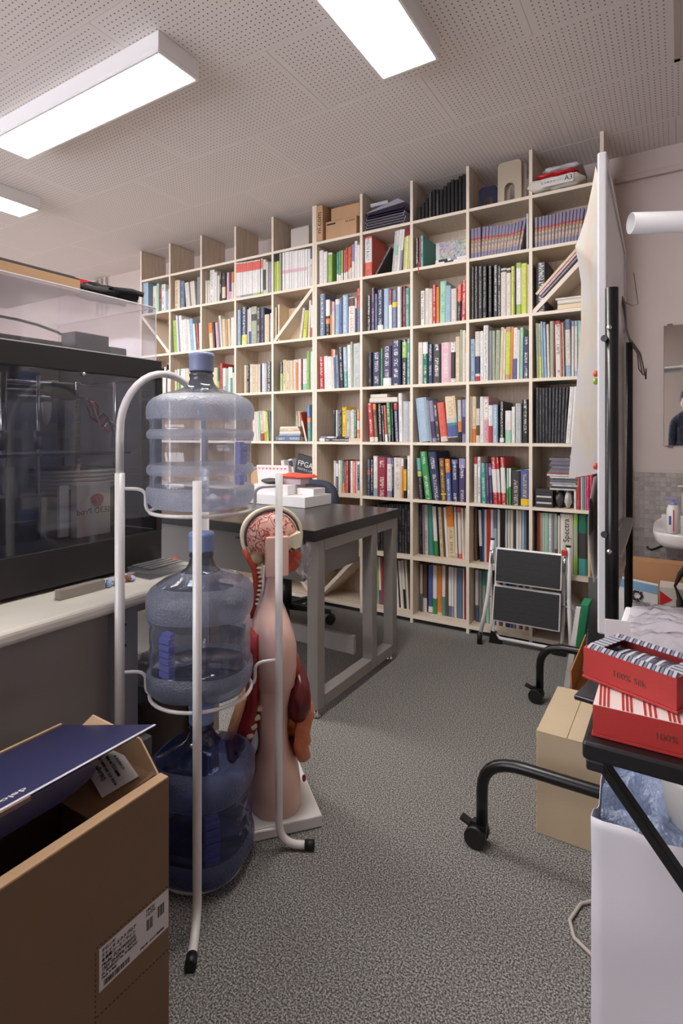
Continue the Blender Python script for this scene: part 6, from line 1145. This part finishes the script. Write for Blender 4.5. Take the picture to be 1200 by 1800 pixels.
# upper box: grey white striped sides folded around a coiled tie
t, C0, a, p = tie_box('upper red silk box turned askew with coiled grey striped tie', (-.0445, .9155), -.4328, .133, .093, SZ_+.0446, .046, None, '100% Silk')
M_SIL = mat('silver_satin', (206, 208, 216), .3); M_NAV = mat('navy_satin', (52, 56, 82), .35); M_GS = mat('grey_satin', (140, 144, 162), .35)
zt_ = C0.z+.046
MB().obox(C0+up*.030, a*.062, p*.042, up*.002).build('inner_floor', M_GS, t)
def band(lo, hi, y0, y1, name):
    k = lo; i = 0; b1_, b2_, b3_ = MB(), MB(), MB()
    while k < hi:
        wd = (.0042, .0022, .0032, .0014)[i % 4]; tgt = (b1_, b2_, b3_, b2_)[i % 4]; e = min(k+wd, hi); sk_ = .006
        q = [C0+a*(k+sk_)+p*y0+up*.0462, C0+a*(e+sk_)+p*y0+up*.0462, C0+a*(e)+p*y1+up*.0462, C0+a*k+p*y1+up*.0462]
        tgt.hexa([tuple(v) for v in q]+[tuple(v+up*.0012) for v in q]); k = e; i += 1
    for b_, m_, nm in ((b1_, M_SIL, 'silver_stripe'), (b2_, M_NAV, 'navy_stripe'), (b3_, M_GS, 'grey_stripe')):
        o = b_.build(nm, m_, t); o['kind'] = 'stuff'
band(-.0665, .0605, -.0465, -.028, 'f'); band(-.0665, .0605, .028, .0465, 'b')
def vband(x0, x1):
    k = -.028; i = 0; bs_ = (MB(), MB(), MB())
    while k < .028:
        wd = (.0048, .0022, .0036)[i % 3]; e = min(k+wd, .028); bs_[i % 3].obox(C0+a*((x0+x1)/2)+p*((k+e)/2)+up*.0468, a*((x1-x0)/2), p*((e-k)/2), up*.0006); k = e; i += 1
    for b_, m_, nm in zip(bs_, (M_SIL, M_NAV, M_GS), ('silver_stripe', 'navy_stripe', 'grey_stripe')): o = b_.build(nm, m_, t); o['kind'] = 'stuff'
vband(-.0665, -.046); vband(.046, .0665)
b = MB().grid(lambda u, v: C0+a*(-.044+.088*u)+p*(-.024+.048*v)+up*(.034+.008*math.sin(PI*v)*math.sin(PI*u)+.002*math.sin(u*16)), 26, 10); b.build('coiled_tie', M_GS, t)
b = MB(); 
for k in range(6): b.grid(lambda u, v, k=k: C0+a*(-.036+.014*k+.004*math.sin(v*3)+.004*u)+p*(-.023+.046*v)+up*(.0362+.0085*math.sin(PI*v)*math.sin(PI*(.1+.8*(k+.2)/6))+.0012), 1, 8)
b.build('tie_stripe', M_SIL, t); t.children[-1]['kind'] = 'stuff'
# black tablet sticking out under the boxes, cards behind
o = MB().obox((-.092, .975, SZ_+.0045), (.036, -.006, 0), (.012, .065, 0), (0, 0, .0040)).build('black_tablet', mat('gloss_black', (34, 34, 38), .15), bevel=.002); tag(o, 'glossy black tablet jutting from under the silk boxes', 'tablet')
# plastic wrapped white boxes behind
t = thing('bagged_white_box', 'white box half wrapped in a thin clear plastic bag on side table', 'bag', (.1, 1.18, SZ_))
MB().box(-.098, 1.06, SZ_+.0004, .45, 1.30, SZ_+.050).build('white_box', mat('foam_white', (234, 230, 234), .6), t, bevel=.004)
MB().grid(lambda u, v: (-.085+.50*u, 1.045+.28*v, SZ_+.053+.020*math.sin(PI*min(1, u*1.7+.1))*math.sin(PI*v)**.6+.008*noise.noise(Vector((u*13, v*9, 1)))+.008*noise.noise(Vector((u*29, v*22, 5)))), 60, 36).build('clear_wrap', clear('bag_film', (232, 230, 234), (232, 230, 236), .42, .16, bump=.8, bs=26), t)
MB().grid(lambda u, v: (-.085+.50*u, 1.044-.008*math.sin(PI*v)+.006*noise.noise(Vector((u*11, v*7, 3))), SZ_+.003+.052*v), 40, 10).build('clear_wrap', clear('bag_film', (232, 230, 234), (232, 230, 236), .42, .16, bump=.8, bs=26), t)
o = MB().obox((-.090, 1.036, SZ_+.0485), (.019, .004, 0), (-.0003, .0012, 0), (0, .004, .048)).build('white_card_sheet', M_BOXW); tag(o, 'white card sheet standing at the edge of the side table', 'card')
# large white bag below the table
def bag():
    t = thing('white_shopping_bag', 'tall open white bag of blue bubble wrap under the side table', 'bag', (.09, 1.11, 0)); M_BAG = mat('bag_white', (222, 218, 224), .5, bump=.25, bs=7)
    x0, x1, y0, y1 = -.130, .34, 1.03, 1.235; n = 96
    def ring(u):
        s_ = u*4
        if s_ < 1: return (x0+(x1-x0)*s_, y0)
        if s_ < 2: return (x1, y0+(y1-y0)*(s_-1))
        if s_ < 3: return (x1-(x1-x0)*(s_-2), y1)
        return (x0, y1-(y1-y0)*(s_-3))
    cx_, cy_ = (x0+x1)/2, (y0+y1)/2
    def f(u, v):
        x, y = ring(u % 1.0); rim = .452+.022*math.sin(u*2*PI*3+1)+(.03 if y > cy_ else -.012)+.012*noise.noise(Vector((x*20, y*20, 1)))
        z = .002+v*rim; k = 1+.03*(1-v)**2*0; w_ = noise.noise(Vector((x*9, z*7, y*9)))*.012*(.3+v)
        return (cx_+(x-cx_)*(1+.00*v)+w_*(0 if abs(y-y0) < 1e-6 else 1)*.5, cy_+(y-cy_)*(1-.06*(1-v))+w_, z)
    MB().grid(f, n, 26).build('bag_wall', M_BAG, t, solid=.0012)
    MB().box(x0+.004, y0+.01, .001, x1-.004, y1-.01, .004).build('bag_floor', M_BAG, t)
    M_BB = clear('blue_bubble', (205, 216, 240), (182, 200, 236), .7, .18, bump=1.0, bs=160)
    MB().grid(lambda u, v: (x0+.008+(x1-x0-.016)*u, y0+.008+(y1-y0-.016)*v, .425+.035*v+.035*noise.noise(Vector((u*6, v*3, 2)))+.02*noise.noise(Vector((u*14, v*8, 7)))+.03*math.sin(PI*u)*v), 60, 30).build('bubble_wrap', M_BB, t)
    MB().grid(lambda u, v: (x0+.010+(x1-x0-.02)*u, y1-.012-.012*v-.006*noise.noise(Vector((u*9, v*4, 3))), .40+.085*v), 40, 10).build('bubble_wrap', M_BB, t)
    MB().lathe([(.0, .001), (.10, .0, 0), (.115, .10), (.118, .108), (.113, .110), (.098, .012), (.0, .010)], (.080, 1.150, .425), 40).build('plastic_tub', mat('warm_white_tub', (206, 202, 194), .45), t)
    return t
bag()
o = MB().tube([Vector(v) for v in ((-.10, 1.46, .005), (-.171, 1.435, .005), (-.200, 1.404, .005), (-.214, 1.345, .005), (-.199, 1.303, .005), (-.161, 1.280, .005), (-.10, 1.262, .005))], .0042, 8).build('floor_cable', mat('pale_cable', (186, 178, 170), .5)); tag(o, 'pale grey cable looped on the carpet beside the white bag', 'cable')

# ================================================================ SINK CORNER
TYW = Y1-.002
t = thing('mosaic_tiles', 'small grey mosaic tile splashback behind the sink', 'tiles', (.1, 3.33, 0)); t['kind'] = 'structure'; del t['category']
t.name = 'wall_tiling'
MB().box(-.213, Y1-.006, .0, .75, Y1-.0005, .925).build('grout', mat('pale_grout', (206, 198, 192), .9), t)
b = MB(); rr = random.Random(9); tb = [MB(), MB(), MB()]; s_ = .0245
for i in range(39):
    for j in range(37):
        x = -.211+i*s_; z = .004+j*s_; b = tb[rr.randrange(3)]; g = .0016
        if x+s_ > .75: continue
        b.add([(x+g, Y1-.0085, z+g), (x+s_-g, Y1-.0085, z+g), (x+s_-g, Y1-.0085, z+s_-g), (x+g, Y1-.0085, z+s_-g), (x+g*.5, Y1-.0059, z+g*.5), (x+s_-g*.5, Y1-.0059, z+g*.5), (x+s_-g*.5, Y1-.0059, z+s_-g*.5), (x+g*.5, Y1-.0059, z+s_-g*.5)], [(0,1,2,3), (0,4,5,1), (1,5,6,2), (2,6,7,3), (3,7,4,0)])
for k, b in enumerate(tb): o = b.build('mosaic_tile', mat('mosaic_%d' % k, ((172, 164, 160), (160, 153, 150), (182, 174, 168))[k], .35), t); o['kind'] = 'stuff'
tag(MB().box(-.240, Y1-.014, .0, -.2135, Y1-.0002, .925).build('trim_3', mat('pinkish_strip', (196, 174, 162), .6)), 'thin pinkish strip at the edge of the mosaic tiling', kind='structure')
t = thing('wall_mirror', 'frameless wall mirror above the sink with small metal clips', 'mirror', (.15, 3.33, 1.36))
mm = mat('mirror_silver', (236, 238, 238), .015, metal=1); MB().box(-.073, Y1-.008, 1.052, .38, Y1-.0006, 1.675).build('mirror_glass', mm, t, bevel=.001, seg=1)
for x, z in ((-.045, 1.678), (-.045, 1.049), (.33, 1.678)): MB().box(x-.012, Y1-.012, z-.004, x+.012, Y1-.0005, z+.004).build('mirror_clip', mat('aged_clip', (126, 104, 92), .4, metal=.6), t, bevel=.001)
t = thing('wash_basin', 'white ceramic wash basin fixed on the tiled wall', 'sink', (.15, 3.14, .6)); M_CER = mat('ceramic_white', (232, 228, 226), .15, coat=.5)
def basin(u, v):
    a = 2*PI*u; ca, sa = math.cos(a), math.sin(a); p_ = .5
    X_ = math.copysign(abs(ca)**p_, ca); Y_ = math.copysign(abs(sa)**p_, sa)
    pr = [(.0, .572, .0), (.72, .572, 0), (.90, .580, 0), (.965, .600, 0), (1.0, .632, 0), (1.0, .644, 0), (.975, .649, 0), (.93, .644, 0), (.72, .640, 0), (.62, .615, 0), (.45, .600, 0), (.0, .596, 0)]
    k = v*(len(pr)-1); i = min(int(k), len(pr)-2); f = k-i; r = pr[i][0]*(1-f)+pr[i+1][0]*f; z = pr[i][1]*(1-f)+pr[i+1][1]*f
    y = 3.14+Y_*r*.185; return (.16+X_*r*.275, min(y, Y1-.0092), z+(.05*max(0, (y-3.08)/.25)**1.5 if v > .35 and r > .9 else 0))
MB().grid(basin, 64, 30).build('basin_bowl', M_CER, t)
MB().box(-.085, 3.275, .640, .43, Y1-.0092, .700).build('back_ledge', M_CER, t, bevel=.008)
MB().tube([(-.05, 3.20, .568), (-.10, 3.25, .530), (-.125, 3.28, .512), (-.142, 3.285, .516), (-.147, 3.285, .528)], .006, 10).build('wall_bracket', M_BLACK, t)
MB().tube([(.16, 3.18, .571), (.16, 3.18, .45), (.16, 3.24, .40), (.16, Y1-.01, .40)], .016, 12).build('drain_pipe', M_CHROME, t)
MB().tube([(.16, 3.30, .701), (.16, 3.30, .80), (.16, 3.26, .84), (.16, 3.18, .82)], .011, 12).build('tap', M_CHROME, t)
def pump(x, y, z, h, r, label, body, cap):
    t = thing('pump_bottle', label, 'bottle', (x, y, z)); MB().lathe([(.0, 0), (r, .001), (r*1.02, h*.5), (r*.96, h*.72), (r*.8, h*.76), (r*.78, h*.80), (r*.4, h*.81)], (x, y, z), 24).build('bottle_body', mat('bottle_'+cap[0], body, .35), t)
    m_ = mat('pump_'+cap[0], cap[1], .35); MB().lathe([(r*.5, h*.80), (r*.5, h*.88), (r*.15, h*.885), (r*.15, h*.95)], (x, y, z), 16).build('collar', m_, t); MB().obox((x-.012, y, z+h*.97), (.030, 0, 0), (0, .008, 0), (0, 0, h*.03)).build('pump_head', m_, t, bevel=.003)
    MB().box(x-.001, y-r*1.035, z+.01, x+.004, y-r*.99, z+h*.68).build('red_print_line', mat('print_red', (190, 60, 60), .5), t); MB().box(x-.018, y-r*.98, z+h*.25, x-.008, y-r*.88, z+h*.5).build('blue_print', mat('print_blue', (70, 90, 160), .5), t)
pump(-.028, 3.075, .6405, .165, .029, 'white pump soap bottle with lilac pump on the basin rim', (226, 222, 220), ('lilac', (136, 140, 196)))
pump(.030, 3.303, .7005, .15, .024, 'white pump bottle with white head on the basin back ledge', (222, 222, 224), ('plain', (228, 226, 224)))
carton('wide brown carton on the floor under the wash basin', -.27, 2.77, .0, .34, 2.86, .552, m=mat('warm_kraft', (178, 130, 92), .8), tape=False)
t = thing('recycling_paper_bag', 'white paper bag with black recycling mark and pale blue top band', 'bag', (-.13, 2.66, 0))
MB().hexa([(-.23, 2.62, .0), (-.08, 2.62, .0), (-.08, 2.70, .0), (-.23, 2.70, .0), (-.225, 2.60, .505), (-.078, 2.60, .490), (-.078, 2.64, .490), (-.225, 2.64, .505)]).build('bag_body', mat('bag_paper', (222, 220, 220), .6, bump=.2, bs=12), t)
MB().hexa([(-.227, 2.6005, .470), (-.077, 2.6005, .456), (-.077, 2.603, .456), (-.227, 2.603, .470), (-.2265, 2.5985, .506), (-.0765, 2.5985, .491), (-.0765, 2.601, .491), (-.2265, 2.601, .506)]).build('blue_band', mat('bag_blue', (130, 170, 198), .6), t)
b = MB(); cc_ = Vector((-.153, 2.5985, .441)); 
for k in range(3):
    th = PI/2+2*PI*k/3; A_ = Vector((math.cos(th), 0, math.sin(th))); T_ = Vector((-A_.z, 0, A_.x)); c1 = cc_+A_*.016
    b.obox(c1, T_*.0085, A_*.0042, (0, .0006, 0)); q0 = c1+T_*.0085
    b.add([q0+A_*.0085-T_*.001+Vector((0, -.0007, 0)), q0-A_*.0080-T_*.001+Vector((0, -.0007, 0)), q0+T_*.0095-A_*.0035+Vector((0, -.0007, 0))], [(0, 1, 2)]); b.obox(c1-T_*.0135-A_*.004, T_*.004-A_*.006, A_*.0022+T_*.003, (0, .0006, 0))
b.build('recycling_mark', M_INK, t)
text('資源回収', .021, (-.146, 2.5985, .408), (1, 0, 0), (0, 0, 1), M_INK, t, name='printed_lettering')
t = thing('patterned_carton', 'white carton with red triangle and dark grey print under the basin', 'box', (.0, 2.67, 0))
MB().box(-.072, 2.60, 0, .16, 2.72, .488).build('carton_body', mat('patterned_white', (204, 198, 188), .6), t)
MB().prism([(0, 0), (.045, .030), (0, .062)], (-.071, 2.5988, .412), (1,0,0), (0,0,1), (0, .001, 0)).build('red_triangle', mat('print_strong_red', (200, 26, 38), .5), t)
MB().prism([(0, 0), (.028, 0), (.028, .055), (.006, .07), (.006, .04), (-.012, .03)], (-.020, 2.5988, .378), (1,0,0), (0,0,1), (0, .001, 0)).build('grey_print', mat('print_dark', (70, 68, 68), .5), t)
MB().bar((-.072, 2.5993, .410), (-.018, 2.5993, .378), .001, .006, up=(0, 0, 1)).build('grey_print', mat('print_dark', (70, 68, 68), .5), t)
o = MB().tube([(.03, 2.58, .60), (.0, 2.57, .555), (-.018, 2.575, .505), (-.012, 2.575, .49), (.0, 2.575, .45), (.005, 2.575, .36)], [.012, .011, .005, .005, .010, .013], 10).build('bag_strap', mat('dark_strap', (52, 44, 38), .7)); tag(o, 'dark twisted strap hanging in front of the patterned carton', 'strap')
o = MB().box(.012, 2.50, 0, .20, 2.585, .60).build('dark_bag', mat('dark_strap', (52, 44, 38), .7), bevel=.01); tag(o, 'dark brown bag standing by the patterned carton', 'bag')

# photographer standing behind the tripod, seen only in the mirror
def person():
    t = thing('person', 'person with black hair in dark patterned shirt standing behind the camera', 'person', (.075, -.42, 0))
    me = bpy.data.meshes.new('figure'); v = [(0,0,.90), (0,0,1.08), (0,.01,1.28), (0,.0,1.42), (0,.01,1.50), (.09,0,.84), (.10,.02,.48), (.10,-.02,.08), (.10,.10,.04), (-.09,0,.84), (-.10,.02,.48), (-.10,-.02,.08), (-.10,.10,.04),
      (.14,0,1.36), (.165,.0,1.10), (.16,.08,.90), (-.14,0,1.36), (-.165,.0,1.10), (-.16,.08,.90)]
    e = [(0,1), (1,2), (2,3), (3,4), (0,5), (5,6), (6,7), (7,8), (0,9), (9,10), (10,11), (11,12), (3,13), (13,14), (14,15), (3,16), (16,17), (17,18)]
    me.from_pydata(v, e, []); o = bpy.data.objects.new('figure', me); C.objects.link(o); o.parent = t; o.scale = (.92, .92, .92)
    md = o.modifiers.new('skin', 'SKIN'); rs = [.13, .12, .14, .09, .055, .09, .065, .045, .04, .09, .065, .045, .04, .06, .045, .032, .06, .045, .032]
    for i, r in enumerate(rs): me.skin_vertices[0].data[i].radius = (r, r)
    me.skin_vertices[0].data[0].use_root = True
    md2 = o.modifiers.new('sub', 'SUBSURF'); md2.levels = 1; md2.render_levels = 2; me.materials.append(mat('dark_pattern_cloth', (40, 42, 62), .8, var=.9, vs=40))
    h = MB().ell((.075, -.40, 1.475), (.075, .09, .11), 20, 16); h.build('head', mat('skin_tone', (206, 164, 140), .5), t)
    MB().ell((.075, -.415, 1.50), (.086, .095, .11), 20, 16).build('hair', mat('black_hair', (22, 20, 22), .6), t)
    for s_ in (-1, 1): MB().ell((.075+s_*.03, -.315, 1.475), (.010, .006, .006), 10, 8).build('eye', M_WHITE, t)
    MB().ell((.075, -.308, 1.452), (.010, .014, .016), 10, 8).build('nose', mat('skin_tone', (206, 164, 140), .5), t)
    for s_ in (-1, 1):
        for k in range(5): MB().tube([(.075+s_*(.148), -.32+.008*(k-2), .83), (.075+s_*(.148), -.315+.014*(k-2), .80-.004*abs(k-2)), (.075+s_*(.142), -.305+.015*(k-2), .77-.006*abs(k-2))], [.011, .009, .007], 8).build('finger', mat('skin_tone', (206, 164, 140), .5), t)
person()
bpy.context.view_layer.update()
